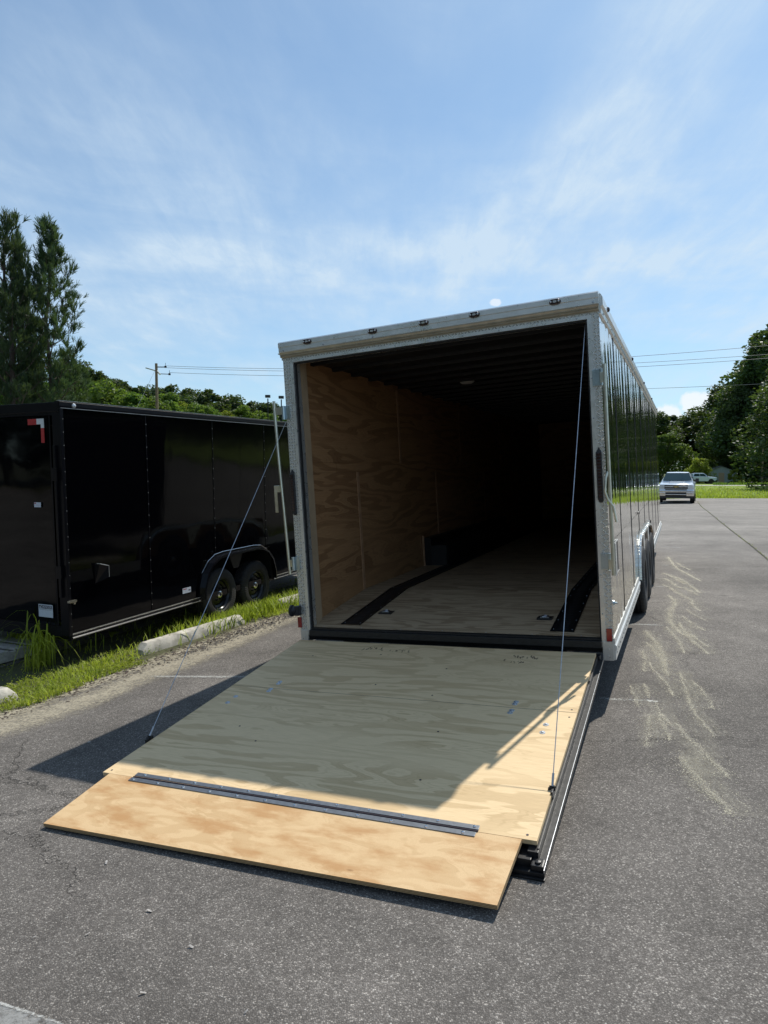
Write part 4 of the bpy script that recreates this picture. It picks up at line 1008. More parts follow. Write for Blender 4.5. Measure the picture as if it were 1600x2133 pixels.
# cam bar brackets + bars
def bracket(x_, z_, sg):
    def f(b):
        b.box((x_-.028, -.022, z_-.058), (x_+.022, -.013, z_+.058), .002)
        b.tube([(x_-sg*0+(.034*sg), -.035, z_-.058), (x_+.034*sg, -.035, z_+.058)], .013, 10)
        b.lathe([(-.004, 0), (-.004, .006), (0, .007)], 1, 8, (x_-.008, -.022, z_+.04)); b.lathe([(-.004, 0), (-.004, .006), (0, .007)], 1, 8, (x_-.008, -.022, z_-.04))
    return tb('bar_bracket', M['zincb'], f)
for z_ in (1.88, .58): bracket(.018, z_, -1); bracket(2.558, z_, 1)
# left bar swings out on two arms, its lever hangs free
def lbar(b):
    b.tube([(-.098, -.045, 1.985), (-.090, -.045, 1.55), (-.068, -.045, 1.0), (-.050, -.045, .49)], .013, 10)
    b.box((-.09, -.052, 1.865), (-.02, -.044, 1.925), .001); b.box((-.048, -.052, .555), (-.02, -.044, .615), .001)
lb = tb('lock_bar', M['zinc'], lbar)
tb('bar_handle', M['zinc'], lambda b: (b.box((-.135, -.075, 1.205), (-.085, -.045, 1.262), .003), b.box((-.134, -.078, 1.03), (-.107, -.068, 1.215), .003)), parent=lb)
def rbar(b):
    b.tube([(2.617, -.060, 1.965), (2.617, -.060, .485)], .013, 10)
    b.box((2.585, -.068, .53), (2.617, -.058, .60), .002); b.box((2.585, -.068, 1.84), (2.617, -.058, 1.91), .002)
rb = tb('lock_bar', M['zinc'], rbar)
tb('bar_handle', M['zinc'], lambda b: b.tube([(2.612, -.06, 1.22), (2.596, -.075, 1.17), (2.586, -.08, 1.08), (2.604, -.075, 1.02), (2.634, -.06, .97), (2.650, -.05, .86)], .009, 8), True, rb)
# interior: floor with beavertail, walls, ceiling
def floor(b):
    pr = [(.03, -.005), (.03, .02), (1.22, .155), (10.9, .155), (10.9, .14), (1.22, .14)]
    b.prism([(y_, z_) for y_, z_ in pr], .035, 2.555, 0)
tb('floor', M['ply_floor'], floor)
tb('floor_joint', M['track'], lambda b: (b.box((.05, 1.2, .1562), (2.54, 1.204, .157)), b.box((.05, 3.64, .1562), (2.54, 3.644, .157))))
def lining(x_, sg):
    def f(b):
        a, c_ = (x_, x_-.02) if sg > 0 else (x_, x_+.02)
        for y0 in (.22, 1.215, 3.6, 5.99, 8.4):
            y1 = {.22: 1.165, 1.215: 3.55, 3.6: 5.94, 5.99: 8.35, 8.4: 10.9}[y0]; b.box((a, y0, .02), (c_, y1, 1.355))
        for y0, y1 in ((.22, 2.34), (2.39, 4.72), (4.77, 7.1), (7.15, 10.9)): b.box((a, y0, 1.45), (c_, y1, 2.30))
        for y0, y1 in ((.22, .74), (.745, 3.2), (3.205, 5.6), (5.605, 10.9)): b.box((a-sg*.004, y0, 1.356), (c_, y1, 1.449))
        b.box((a-sg*.004, .22, 2.301), (c_, 1.6, 2.39)); b.box((a-sg*.004, 1.603, 2.301), (c_, 10.9, 2.39))
    return f
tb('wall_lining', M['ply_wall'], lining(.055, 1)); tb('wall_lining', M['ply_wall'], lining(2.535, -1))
for y0 in (1.165, 3.55, 5.94): tb('wall_batten', M['trim_wood'], lambda b: b.box((.035, y0, .14), (.060, y0+.05, 1.355), .002)); tb('wall_batten', M['trim_wood'], lambda b: b.box((2.53, y0, .14), (2.555, y0+.05, 1.355), .002))
for y0 in (2.34, 4.72): tb('wall_batten', M['trim_wood'], lambda b: b.box((.035, y0, 1.45), (.060, y0+.05, 2.30), .002)); tb('wall_batten', M['trim_wood'], lambda b: b.box((2.53, y0, 1.45), (2.555, y0+.05, 2.30), .002))
def box_(b):
    b.box((.0562, 2.95, .157), (.16, 6.9, .50)); b.mi = 1; b.box((.0562, 2.93, .157), (.075, 2.948, .53)); b.box((.0562, 2.86, .30), (.060, 2.872, .52))
tb('wheel_box', [M['black_int'], M['trim_wood']], box_)
tb('wheel_box', M['black_int'], lambda b: b.box((2.43, 2.95, .157), (2.533, 6.9, .50)))
tb('front_lining', M['ply_wall'], lambda b: b.box((.06, 10.86, .157), (2.53, 10.9, 2.38)))
tb('ceiling', M['black_int'], lambda b: b.box((.02, .10, 2.352), (2.57, 10.95, 2.37)))
for k in range(24):
    tb('ceiling_rib', M['black_int'], lambda b: b.box((.06, .35+k*.41, 2.318), (2.53, .35+k*.41+.05, 2.3515), .004))
def dome(b): b.lathe([(.0, .085), (-.02, .083), (-.034, .06), (-.04, 0)], 2, 24, (.84, 2.62, 2.352))
tb('dome_light', M['dome'], dome, True)
tb('sill', M['black_frame'], lambda b: (b.box((X0, -.040, -.046), (X1, .06, .006), .004), b.box((X0+.01, -.02, .0065), (X1-.01, .10, .019), .003)))
tb('sill_screws', M['steel'], lambda b: [b.lathe([(.004, 0), (.003, .006), (0, .007)], 2, 8, (.2+k*.36, .045, .0195)) for k in range(7)])
# recessed floor tracks following the beavertail
def ztop(y_): return .02+(.135/1.19)*(min(y_, 1.22)-.03) if y_ > .03 else .02
def track(xc, w):
    def f(b):
        pts = [.11, 1.22, 10.8]
        for a, c_ in zip(pts, pts[1:]):
            za, zc_ = ztop(a)+.0015, ztop(c_)+.0015
            b.quad((xc-w/2, a, za+.002), (xc+w/2, a, za+.002), (xc+w/2, c_, zc_+.002), (xc-w/2, c_, zc_+.002))
            b.mi = 0
            for s_ in (-1, 1): b.add([(xc+s_*w/2-.006, a, za), (xc+s_*w/2+.006, a, za), (xc+s_*w/2+.006, c_, zc_), (xc+s_*w/2-.006, c_, zc_), (xc+s_*w/2-.006, a, za+.007), (xc+s_*w/2+.006, a, za+.007), (xc+s_*w/2+.006, c_, zc_+.007), (xc+s_*w/2-.006, c_, zc_+.007)], [(4, 5, 6, 7), (0, 1, 5, 4), (1, 2, 6, 5), (3, 0, 4, 7)])
        b.mi = 1
        y_ = .15
        while y_ < 6:
            z_ = ztop(y_)+.0042; b.quad((xc-w*.22, y_, z_), (xc+w*.22, y_, z_), (xc+w*.22, y_+.018, z_+.002), (xc-w*.22, y_+.018, z_+.002)); y_ += .042
        b.mi = 2; y_ = .16
        while y_ < 5:
            for s_ in (-.42, .42): b.lathe([(.003, 0), (.002, .005), (0, .006)], 2, 6, (xc+w*s_, y_, ztop(y_)+.004))
            y_ += .22
    return f
tb('floor_track', [M['track'], M['rubber'], M['steel']], track(.425, .175)); tb('floor_track', [M['track'], M['rubber'], M['steel']], track(2.21, .165))
for x_, y_ in ((.615, .46), (2.03, .42)):
    def dr(b):
        z_ = ztop(y_); b.box((x_-.06, y_-.05, z_-.01), (x_+.06, y_+.05, z_+.009), .003); b.mi = 1
        pts = [(x_+.030*math.cos(a), y_+.028*math.sin(a), z_+.016) for a in [k*math.pi/9 for k in range(0, 19)]]; b.tube(pts, .006, 6, cap=False)
        b.box((x_-.035, y_-.032, z_+.009), (x_+.035, y_-.018, z_+.017), .002)
    tb('tie_down_ring', [M['black_frame'], M['steel']], dr)

# ---- ramp door (its own plane, hinged on the sill)
th = R(6.0)
rampM = Matrix.Translation((0, -.03, -.062)) @ Matrix.Rotation(th, 4, 'X')
def on_ramp(o): o.matrix_local = rampM; return o
rd_ = MB()
rd_.box((.050, -2.262, -.028), (2.47, -.045, -.0205)); rd_.box((.075, -2.25, -.07), (.11, -.06, -.028)); rd_.box((2.44, -2.30, -.075), (2.486, -.03, -.028), .003)
rd_.box((.075, -2.33, -.085), (2.46, -2.26, -.045), .003)
rd_.box((.03, -2.36, -.095), (2.518, -2.31, -.078), .002); rd_.box((.03, -2.372, -.112), (2.520, -2.355, -.096), .002)
rd_.box((1.27, -2.26, -.075), (1.31, -.05, -.029))
rd_.box((.06, -.062, -.05), (2.50, -.012, -.024), .004)
ramp = on_ramp(rd_.build('ramp_door', M['black_frame'], tr))
def rpart(name, m_, fn, smooth=False):
    b = MB(); fn(b); o = b.build(name, m_, tr, smooth); o.parent = ramp; return o
rpart('outer_skin', M['frame_grey'], lambda b: (b.box((2.487, -2.35, -.064), (2.516, -.03, -.060)), b.box((.02, -2.35, -.1035), (2.515, -.05, -.098))))
rpart('edge_trim', M['steel'], lambda b: b.box((2.5165, -2.365, -.072), (2.5195, -.02, -.058), .001))
rpart('edge_trim', M['frame_grey'], lambda b: b.box((2.4762, -2.28, -.040), (2.4862, -.08, -.0235), .002))
rpart('ramp_corner', M['black_frame'], lambda b: (b.box((2.462, -2.352, -.077), (2.514, -2.30, -.052), .006), b.lathe([(.010, 0), (.008, .012), (0, .013)], 2, 10, (2.49, -2.33, -.052))))
rpart('ramp_plywood', [M['ply_ramp']], lambda b: b.box((.038, -2.266, -.020), (2.476, -.060, .0), .001))
def rj(b):
    for y_ in (-1.035,): b.box((.04, y_-.0012, .0003), (2.474, y_+.0012, .0007))
rpart('plywood_joint', M['ink'], rj)
def marks(b):
    g = random.Random(3)
    for xc, yc, n in ((.78, -.205, 22), (1.02, -.215, 16), (2.0, -.225, 30), (1.93, -.31, 14)):
        for k in range(n):
            x_ = xc+g.uniform(-.09, .09); y_ = yc+g.gauss(0, .014); b.box((x_, y_, .0004), (x_+g.uniform(.003, .012), y_+g.uniform(.01, .035), .0008))
rpart('scuff_marks', decal('rubber_scuff', (.10, .09, .07), 90, .35, .65, .5, soft=False), marks)['kind'] = 'stuff'
def bolt(x_, y_, r=.017):
    def f(b):
        b.lathe([(.0, r), (.003, r*.96), (.0035, r*.55)], 2, 16, (x_, y_, .0)); b.lathe([(.0035, r*.5), (.008, r*.46), (.009, 0)], 2, 6, (x_, y_, .0))
    return rpart('carriage_bolt', M['bolt'], f)
for x_, y_ in ((.373, -.925), (.378, -.955), (.376, -1.052), (.381, -1.085), (.190, -1.21), (.195, -1.31), (2.10, -.955), (2.098, -.985), (2.10, -1.075), (2.097, -1.108), (2.328, -1.218), (2.326, -1.315)): bolt(x_, y_)
def scr(b):
    for x_, y_ in ((2.43, -2.235), (.075, -2.235), (2.44, -1.0), (2.44, -1.10), (.35, -.4), (1.5, -.5), (1.1, -.85), (1.75, -1.42), (.72, -1.75), (1.83, -1.93), (.5, -1.6), (1.55, -.95), (.9, -.3)): b.lathe([(.001, 0), (.0012, .006), (0, .0065)], 2, 8, (x_, y_, 0))
rpart('screw_holes', M['ink'], scr)
for x_, sg in ((2.476, 1), (.022, -1)):
    rpart('cable_anchor', M['black_frame'], lambda b: (b.box((x_-.005, -1.91, -.05), (x_+.005, -1.845, .012), .002), b.box((x_-.022, -1.878, .0), (x_+.012, -1.862, .010), .002), b.tube([(x_-.016, -1.868, .016), (x_+.016, -1.868, .016)], .0045, 8)))
def w2l(p): return inv @ Vector(p)
def ramp2loc(p): return rampM @ Vector(p)
for a_, c_ in (((2.493, .012, 2.26), (2.474, -1.868, .018)), ((-.02, .0, 1.80), (.020, -1.868, .018))):
    q0, q1 = Vector(a_), ramp2loc(c_)
    def cab(b):
        pts = [q0.lerp(q1, k/16)+Vector((0, 0, -.012*math.sin(math.pi*k/16))) for k in range(17)]; b.tube(pts, .0023, 6)
        b.tube([pts[-1], pts[-1]+(pts[-2]-pts[-1]).normalized()*.06], .0055, 8)
    tb('ramp_cable', M['steel'], cab, True)
# flap: thick sheet leaning from the ramp edge to the asphalt, given by its four top corners
HL, HR = gabs(228, 1611, .108), gabs(1087, 1748, .235); FL, FR = gabs(90, 1715, .028), gabs(1037, 1899, .139)
ex = (HR-HL).normalized(); nz_ = ex.cross((HL-FL)).normalized(); ey = nz_.cross(ex).normalized()
FM = Matrix((( ex.x, ey.x, nz_.x, HL.x), (ex.y, ey.y, nz_.y, HL.y), (ex.z, ey.z, nz_.z, HL.z), (0, 0, 0, 1)))
FI = FM.inverted(); cs = [FI @ p for p in (FL, FR, HR, HL)]
cen = (cs[0]+cs[2])/2
bmf = MB(); topq = [(c_.x, c_.y, .0) for c_ in cs]; botq = [(c_.x, c_.y, -.019) for c_ in cs]
bmf.add(topq+botq, [(0, 1, 2, 3)]); bmf.mi = 1; bmf.add(topq+botq, [(7, 6, 5, 4), (0, 4, 5, 1), (1, 5, 6, 2), (2, 6, 7, 3), (3, 7, 4, 0)])
def ply_layers():
    m_, t = mat('plywood_plies'); z = t.sep(t.new('ShaderNodeTexCoord').outputs['Object'])[2]
    s_ = t.m('SINE', t.m('MULTIPLY', z, 2*math.pi/.0065)); n = t.noise(t.new('ShaderNodeTexCoord').outputs['Object'], 20, 3)
    t.put(t.b.inputs['Base Color'], t.mix(t.mr(t.m('ADD', s_, t.m('SUBTRACT', n, .5)), -.3, .3, 0, 1), (.19, .115, .055), (.50, .35, .18))); t.b.inputs['Roughness'].default_value = .8; return m_
M['plies'] = ply_layers()
fl = bmf.build('ramp_flap', [M['ply_flap'], M['plies']]); fl.parent = ramp; fl.matrix_parent_inverse = Matrix(); 
bpy.context.view_layer.update()
fl.matrix_basis = (tr.matrix_world @ rampM).inverted() @ FM
# hinge strip across ramp edge and flap
def hg(b):
    a = Vector(((FI @ gabs(280, 1620, .112)).x, 0, 0)).x; c_ = (FI @ gabs(998, 1730, .222)).x
    z0 = .0015
    b.box((a, .010, .001), (c_, .038, .005), .001); b.box((a-.005, -.034, .001), (c_-.005, -.006, .004), .001)
    b.mi = 1; b.tube([(a, .002, .002), (c_, .002, .002)], .004, 8)
    b.mi = 2; n = 12
    for k in range(n):
        xx = a+.04+(c_-a-.08)*k/(n-1)
        if k % 1 == 0: b.lathe([(0, .008), (.003, .007), (.006, .004), (.007, 0)], 2, 8, (xx+.02, .026, .005)); b.lathe([(0, .008), (.003, .007), (.006, .004), (.007, 0)], 2, 8, (xx-.02, -.021, .004))
b = MB(); hg(b); hs = b.build('flap_hinge', [M['hinge_grey'], M['ink'], M['chrome']]); hs.parent = ramp; hs.matrix_basis = (tr.matrix_world @ rampM).inverted() @ FM

# ------------------------------------------------------------------ black trailer
Bm = Matrix.Translation((-2.97, 6.35, 0)) @ Matrix.Rotation(-math.atan2(.397, .918), 4, 'Z') @ Matrix.Rotation(.0235, 4, 'X')
bt = empty('enclosed_trailer', Bm, label='glossy black enclosed trailer parked on the grass at the left', cat='trailer')
def bb(name, m_, fn, smooth=False, parent=None):
    b = MB(); fn(b); return b.build(name, m_, parent or bt, smooth)
BL_, BW = 6.4, 2.45
by = [.03, 1.10, 2.23, 3.36, 4.48, 5.6, BL_]
def bwall(b):
    for a, c_ in zip(by, by[1:]):
        ny, nz = 14, 12; vs = []; g = random.Random(int(a*100)); am = g.uniform(.0015, .004); p_ = g.uniform(0, 6)
        for i in range(ny+1):
            yy = a+(c_-a)*i/ny; low = .275
            if 1.93 < yy < 3.50: low = .70
            for k in range(nz+1):
                zz = low+(2.39-low)*k/nz; vs.append((.0+am*math.sin(math.pi*i/ny)*(.7+.3*math.sin(zz*2.5+p_)), yy, zz))
        b.add(vs, [(i*(nz+1)+k, i*(nz+1)+k+1, (i+1)*(nz+1)+k+1, (i+1)*(nz+1)+k) for i in range(ny) for k in range(nz)])
bb('side_panel', M['black_gloss'], bwall, True)
bb('body_shell', M['black_gloss'], lambda b: (b.box((-BW, .03, .27), (-BW+.02, BL_, 2.39)), b.box((-BW, BL_-.02, .27), (-.002, BL_, 2.39)), b.box((-BW+.02, .05, .20), (-.03, BL_-.02, .27)), b.box((-BW, .0, 2.392), (-.002, BL_, 2.43))))
for y_ in by[1:-1]:
    def bseam(b):
        z0 = .72 if 1.9 < y_ < 3.5 else .28
        b.box((.0012, y_-.004, z0), (.005, y_+.004, 2.39))
        b.mi = 1
        for k in range(17):
            z_ = .34+k*.122
            if z_ > z0+.02: b.lathe([(.003, 0), (.002, .0038), (0, .0043)], 0, 6, (.0055, y_, z_))
    bb('seam_strip', [M['black_trim'], M['alu_dull']], bseam)
bb('corner_rivets', M['alu_dull'], lambda b: [b.lathe([(.003, 0), (.002, .0028), (0, .0032)], 0, 6, (.012, .022, .34+k*.122)) for k in range(17)])['kind'] = 'stuff'
bb('roof_trim', M['black_trim'], lambda b: (b.prism([(-.01, 2.385), (.010, 2.388), (.014, 2.41), (.014, 2.448), (.006, 2.455), (-.05, 2.458), (-.05, 2.385)], -.01, BL_, 1), b.box((-BW, -.012, 2.36), (-.0, .05, 2.448), .004)))
bb('roof_edge', M['alu_dull'], lambda b: (b.box((-.02, -.012, 2.4585), (.012, BL_, 2.4615)), b.box((.0142, .0, 2.3905), (.0165, BL_, 2.394))))
bb('marker_light', [M['lamp']], lambda b: b.lathe([(0, .022), (.01, .02), (.018, .010), (.02, 0)], 0, 14, (.014, .15, 2.42)), True)
bb('corner_trim', M['black_trim'], lambda b: b.box((-.095, -.006, .25), (.010, .030, 2.385), .004))
bb('door_frame', M['black_trim'], lambda b: (b.box((-BW, -.004, .24), (-.096, .03, .34)), b.box((-BW, -.004, 2.33), (-.096, .03, 2.36)), b.box((-.135, -.010, .34), (-.118, -.0065, 2.33))))
def bdoor(b):
    nx, nz = 14, 14; vs = []; g = random.Random(8)
    for i in range(nx+1):
        for k in range(nz+1): x_ = -BW+.06+(BW-.20)*i/nx; z_ = .345+1.98*k/nz; vs.append((x_, -.006-.006*math.sin(math.pi*i/nx)*math.sin(math.pi*k/nz)-.0015*math.sin(x_*6+z_*3), z_))
    b.add(vs, [(i*(nz+1)+k, i*(nz+1)+k+1, (i+1)*(nz+1)+k+1, (i+1)*(nz+1)+k) for i in range(nx) for k in range(nz)])
bd = bb('rear_door', M['black_gloss'], bdoor, True)
bb('hinge_cover', M['black_trim'], lambda b: (b.box((-.075, -.03, .62), (-.045, -.006, 2.05), .004), b.box((-.09, -.036, 1.72), (-.03, -.03, 1.84), .003), b.box((-.09, -.036, .80), (-.03, -.03, .92), .003)), parent=bd)
def tape(b):
    y_ = -.020; b.mi = 0; b.box((-.395, y_, 2.245), (-.280, y_+.003, 2.300)); b.box((-.226, y_, 2.075), (-.186, y_+.003, 2.212))
    b.mi = 1; b.box((-.2795, y_, 2.248), (-.186, y_+.003, 2.300)); b.box((-.226, y_, 2.2125), (-.186, y_+.003, 2.2478))
bb('reflective_tape', [M['redtape'], M['whitetape']], tape, parent=bd)
bb('small_sticker', [M['sticker'], M['redink']], lambda b: (b.box((-.357, -.022, 1.470), (-.272, -.019, 1.516)), setattr(b, 'mi', 1), b.box((-.354, -.0225, 1.503), (-.330, -.0221, 1.512)), b.box((-.350, -.0225, 1.490), (-.28, -.0221, 1.4915))), parent=bd)
ds = bb('danger_sticker', [M['sticker'], M['ink']], lambda b: (b.box((-.362, -.024, .418), (-.176, -.021, .540)), setattr(b, 'mi', 1), b.box((-.355, -.0246, .500), (-.183, -.0242, .532)), b.box((-.35, -.0246, .489), (-.19, -.0244, .491))), parent=bd)
def textmesh(body, size, parent, mtx, m_):
    cu = bpy.data.curves.new('txt', 'FONT'); cu.body = body; cu.size = size; cu.extrude = .0002; cu.align_x = 'CENTER'; cu.align_y = 'CENTER'
    to = bpy.data.objects.new('txt', cu); COL.objects.link(to); bpy.context.view_layer.update()
    me = bpy.data.meshes.new_from_object(to.evaluated_get(bpy.context.evaluated_depsgraph_get())); bpy.data.objects.remove(to); bpy.data.curves.remove(cu)
    me.materials.clear(); me.materials.append(m_); o = link('lettering', me, parent); o.matrix_local = mtx; return o
lt_ = textmesh('DANGER', .036, bt, Matrix(), M['sticker']); lt_.parent = bd
lt_.matrix_basis = Matrix.Translation((-.258, -.0251, .5155)) @ Matrix.Rotation(R(90), 4, 'X')
bb('warning_triangle', M['sticker'], lambda b: b.prism([(-.352, .503), (-.330, .503), (-.341, .528)], -.0252, -.0247, 1) if False else b.add([(-.352, -.0251, .504), (-.328, -.0251, .504), (-.340, -.0251, .529)], [(0, 1, 2)]), parent=bd)
def bskirt(y0, y1):
    def f(b):
        b.prism([(-.02, .272), (.012, .272), (.012, .262), (.008, .255), (.008, .236), (.014, .230), (.014, .222), (-.02, .222)], y0, y1, 1); b.mi = 1
        b.box((.0122, y0, .2635), (.0142, y1, .2705)); b.box((.0142, y0, .222), (.0165, y1, .2290))
    return f
bb('side_skirt', [M['black_trim'], M['alu']], bskirt(.03, 1.90)); bb('side_skirt', [M['black_trim'], M['alu']], bskirt(3.53, BL_))
def bfend(x, sg):
    path = [(1.90, .24), (1.91, .38), (1.97, .54), (2.08, .655), (2.22, .715), (2.38, .73), (3.05, .73), (3.21, .715), (3.35, .655), (3.46, .54), (3.52, .38), (3.53, .24)]
    b = MB(); vs = []
    for yy, zz in path:
        i_ = .02*(1 if yy < 2.7 else -1) if abs(yy-2.715) > .4 else 0; dz = .0 if abs(yy-2.715) > .7 else -.012
        vs += [(x+sg*.004, yy-i_, zz+.030), (x+sg*.006, yy, zz+.004), (x+sg*.075, yy+i_, zz), (x+sg*.078, yy+i_*1.6, zz-.025+dz*0)]
    b.add(vs, [(i*4+k, i*4+k+1, (i+1)*4+k+1, (i+1)*4+k) for i in range(len(path)-1) for k in range(3)])
    return b.build('fender', M['bfend'], bt)
M['bfend'] = simple('black_fender', (.004, .004, .006), .22, 0., var=.2, spec=.35)
bfend(0, 1)
bb('fender_lip', M['chrome'], lambda b: b.tube([(.006, 1.955, .55), (.007, 2.07, .675), (.007, 2.21, .745), (.007, 2.38, .762), (.007, 3.05, .762), (.007, 3.22, .745), (.007, 3.36, .675), (.007, 3.475, .55)], .003, 6))
bb('wheel_well', M['black_int'], lambda b: (b.box((-.36, 1.92, .69), (-.002, 3.51, .70)), b.box((-.365, 1.92, .15), (-.355, 3.51, .69)), b.box((-.36, 1.91, .24), (-.004, 1.925, .70)), b.box((-.36, 3.505, .24), (-.004, 3.52, .70)), b.prism([(2.57, .70), (2.88, .70), (2.78, .50), (2.67, .50)], -.06, -.05, 0)))
for yc in (2.335, 3.12):
    for x_, sg in ((-.095, 1), (-BW+.12, -1)):
        w_ = wheel(bt, (x_, yc, .275-.0235*yc), .335, .20, sg, .195)
def scoop(b):
    b.add([(.004, .33, .70), (.004, .33, .885), (.004, .345, .90), (.055, .345, .895), (.055, .46, .86), (.055, .46, .745), (.004, .33, .70), (.004, .46, .73), (.004, .46, .875)], [(2, 3, 4, 8), (0, 1, 3), (3, 1, 2), (0, 3, 4, 5), (0, 5, 7)])
bb('side_vent', M['black_trim'], scoop)
bb('vent_edge', M['alu_dull'], lambda b: b.tube([(.03, .338, .898), (.056, .35, .896), (.056, .462, .862), (.056, .462, .748)], .0025, 6))
bb('side_latch', M['zinc'], lambda b: (b.box((.004, -.01, .570), (.035, .075, .590), .004), b.lathe([(0, .012), (.02, .012), (.022, 0)], 0, 10, (.012, .05, .562))))
bb('side_sticker', [M['sticker'], M['redink'], M['ink']], lambda b: (b.box((.0055, 1.60, .362), (.0075, 1.745, .424)), setattr(b, 'mi', 1), b.box((.0078, 1.612, .407), (.0082, 1.67, .416)), setattr(b, 'mi', 2), b.box((.0078, 1.70, .385), (.0082, 1.735, .396))))
bb('front_jack', M['black_trim'], lambda b: (b.tube([(-1.2, BL_, .22), (-1.2, BL_+1.3, .22)], .04, 8), b.tube([(-1.2, BL_+.9, .0), (-1.2, BL_+.9, .6)], .03, 8)))

# ------------------------------------------------------------------ pickups
def hull(b, secs, cap=True):
    """loft of equal-length rings"""
    n = len(secs[0]); vs = [p for s_ in secs for p in s_]
    fs = [(i*n+k, i*n+(k+1) % n, (i+1)*n+(k+1) % n, (i+1)*n+k) for i in range(len(secs)-1) for k in range(n)]
    if cap: fs += [tuple(range(n)), tuple((len(secs)-1)*n+k for k in range(n-1, -1, -1))]
    b.add(vs, fs)
def ring(y_, hw, z0, z1, rt=.10, rb=.05, hw2=None):
    hw2 = hw if hw2 is None else hw2
    return [(-hw+rb, y_, z0), (hw-rb, y_, z0), (hw, y_, z0+rb), (hw, y_, (z0+z1)/2), (hw2, y_, z1-rt), (hw2-rt, y_, z1), (0, y_, z1+.015), (-hw2+rt, y_, z1), (-hw2, y_, z1-rt), (-hw, y_, (z0+z1)/2), (-hw, y_, z0+rb)]
def pickup(M4, label):
    r = empty('pickup_truck', M4, label=label, cat='pickup truck')
    def pb(name, m_, fn, smooth=False, parent=None): b = MB(); fn(b); return b.build(name, m_, parent or r, smooth)
    pb('body', M['white_paint'], lambda b: (hull(b, [ring(.06, .90, .78, 1.10, .05), ring(.16, .97, .62, 1.16, .07), ring(.5, 1.0, .50, 1.20, .10), ring(1.5, 1.01, .45, 1.27, .10, hw2=.97), ring(2.2, 1.01, .45, 1.29, .06), ring(3.9, 1.01, .45, 1.30, .06), ring(5.75, 1.0, .5, 1.30, .05), ring(5.82, .97, .55, 1.27, .05)])), True)
    pb('hood_bulge', M['white_paint'], lambda b: b.add([(-.45, .2, 1.165), (.45, .2, 1.165), (.5, 1.5, 1.275), (-.5, 1.5, 1.275), (-.36, .24, 1.20), (.36, .24, 1.20), (.40, 1.48, 1.315), (-.40, 1.48, 1.315)], [(4, 5, 6, 7), (0, 1, 5, 4), (1, 2, 6, 5), (3, 0, 4, 7), (2, 3, 7, 6)]))
    pb('cab', M['white_paint'], lambda b: hull(b, [ring(1.45, .93, 1.15, 1.29, .05), ring(2.05, .80, 1.2, 1.82, .09, hw2=.70), ring(2.35, .80, 1.2, 1.885, .09, hw2=.70), ring(3.5, .80, 1.2, 1.89, .09, hw2=.70), ring(3.85, .82, 1.2, 1.80, .09, hw2=.72), ring(3.95, .86, 1.15, 1.31, .05)]), True)
    pb('windshield', M['glass'], lambda b: b.quad((-.84, 1.44, 1.36), (.84, 1.44, 1.36), (.655, 1.985, 1.835), (-.655, 1.985, 1.835)))
    for sg in (-1, 1):
        pb('side_window', M['glass'], lambda b: (b.quad((sg*.905, 1.75, 1.33), (sg*.905, 2.78, 1.33), (sg*.795, 2.78, 1.76), (sg*.795, 2.12, 1.76)), b.quad((sg*.905, 2.86, 1.33), (sg*.905, 3.78, 1.33), (sg*.80, 3.66, 1.76), (sg*.795, 2.86, 1.76))))
        pb('headlight', [M['lamp'], M['redtape']], lambda b: (b.box((sg*.66, .045, .86), (sg*.955, .20, 1.08), .015)))
        pb('fog_lamp', M['blackpl'], lambda b: b.box((sg*.72, -.035, .50), (sg*.90, .05, .60), .01))
        pb('mirror', M['blackpl'], lambda b: (b.box((sg*1.03, 1.62, 1.28), (sg*1.22, 1.72, 1.50), .02), b.box((sg*.95, 1.66, 1.30), (sg*1.04, 1.70, 1.34))))
    g_ = pb('grille', M['blackpl'], lambda b: (b.box((-.65, .045, .86), (.65, .12, 1.10), .01), b.box((-.60, .05, .78), (.60, .12, .84), .01)))
    pb('grille_bar', M['chrome'], lambda b: (b.box((-.66, .02, .975), (.66, .06, 1.015), .008), b.box((-.93, .03, 1.09), (.93, .08, 1.115), .006), b.box((-.66, .03, .85), (.66, .06, .868), .005)), parent=g_)
    pb('badge', M['gold'], lambda b: (b.box((-.16, .005, .972), (.16, .024, 1.012), .005), b.box((-.07, .004, .95), (.07, .0245, 1.034), .005)), parent=g_)
    pb('bumper', M['chrome'], lambda b: (b.box((-1.0, -.06, .66), (1.0, .15, .76), .02), b.box((-1.0, -.05, .44), (-.58, .15, .66), .02), b.box((.58, -.05, .44), (1.0, .15, .66), .02), b.box((-.58, -.06, .50), (.58, .10, .54), .01)))
    pb('air_dam', M['blackpl'], lambda b: (b.box((-.575, -.02, .545), (.575, .12, .655)), b.box((-.95, .0, .30), (.95, .2, .435), .01), b.box((-.9, .3, .35), (.9, 5.5, .46))))
    pb('cargo_bed', M['blackpl'], lambda b: b.box((-.85, 4.05, 1.302), (.85, 5.7, 1.316)))
    for yc in (.98, 4.75):
        for sg in (-1, 1):
            rt = empty('wheel'); rt.parent = r; rt.location = (sg*.89, yc, .40)
            b = MB(); b.lathe([(-.12, .22), (-.125, .33), (-.11, .39), (-.05, .40), (.05, .40), (.11, .39), (.125, .33), (.12, .22)], 0, 28); b.build('tyre', M['rubber'], rt, True)
            b = MB(); b.lathe([(sg*.05, 0), (sg*.07, .06), (sg*.05, .12), (sg*.10, .2), (sg*.115, .225)], 0, 24); b.build('rim', M['alu'], rt, True)
    for yc in (.98, 4.75):
        for sg in (-1, 1): pb('wheel_arch', M['blackpl'], lambda b: b.lathe([(sg*.0, .47), (sg*.008, .47), (sg*.008, .0)], 0, 28, (sg*1.006, yc, .42)))
    return r
c0 = gnd(1409, 1049)
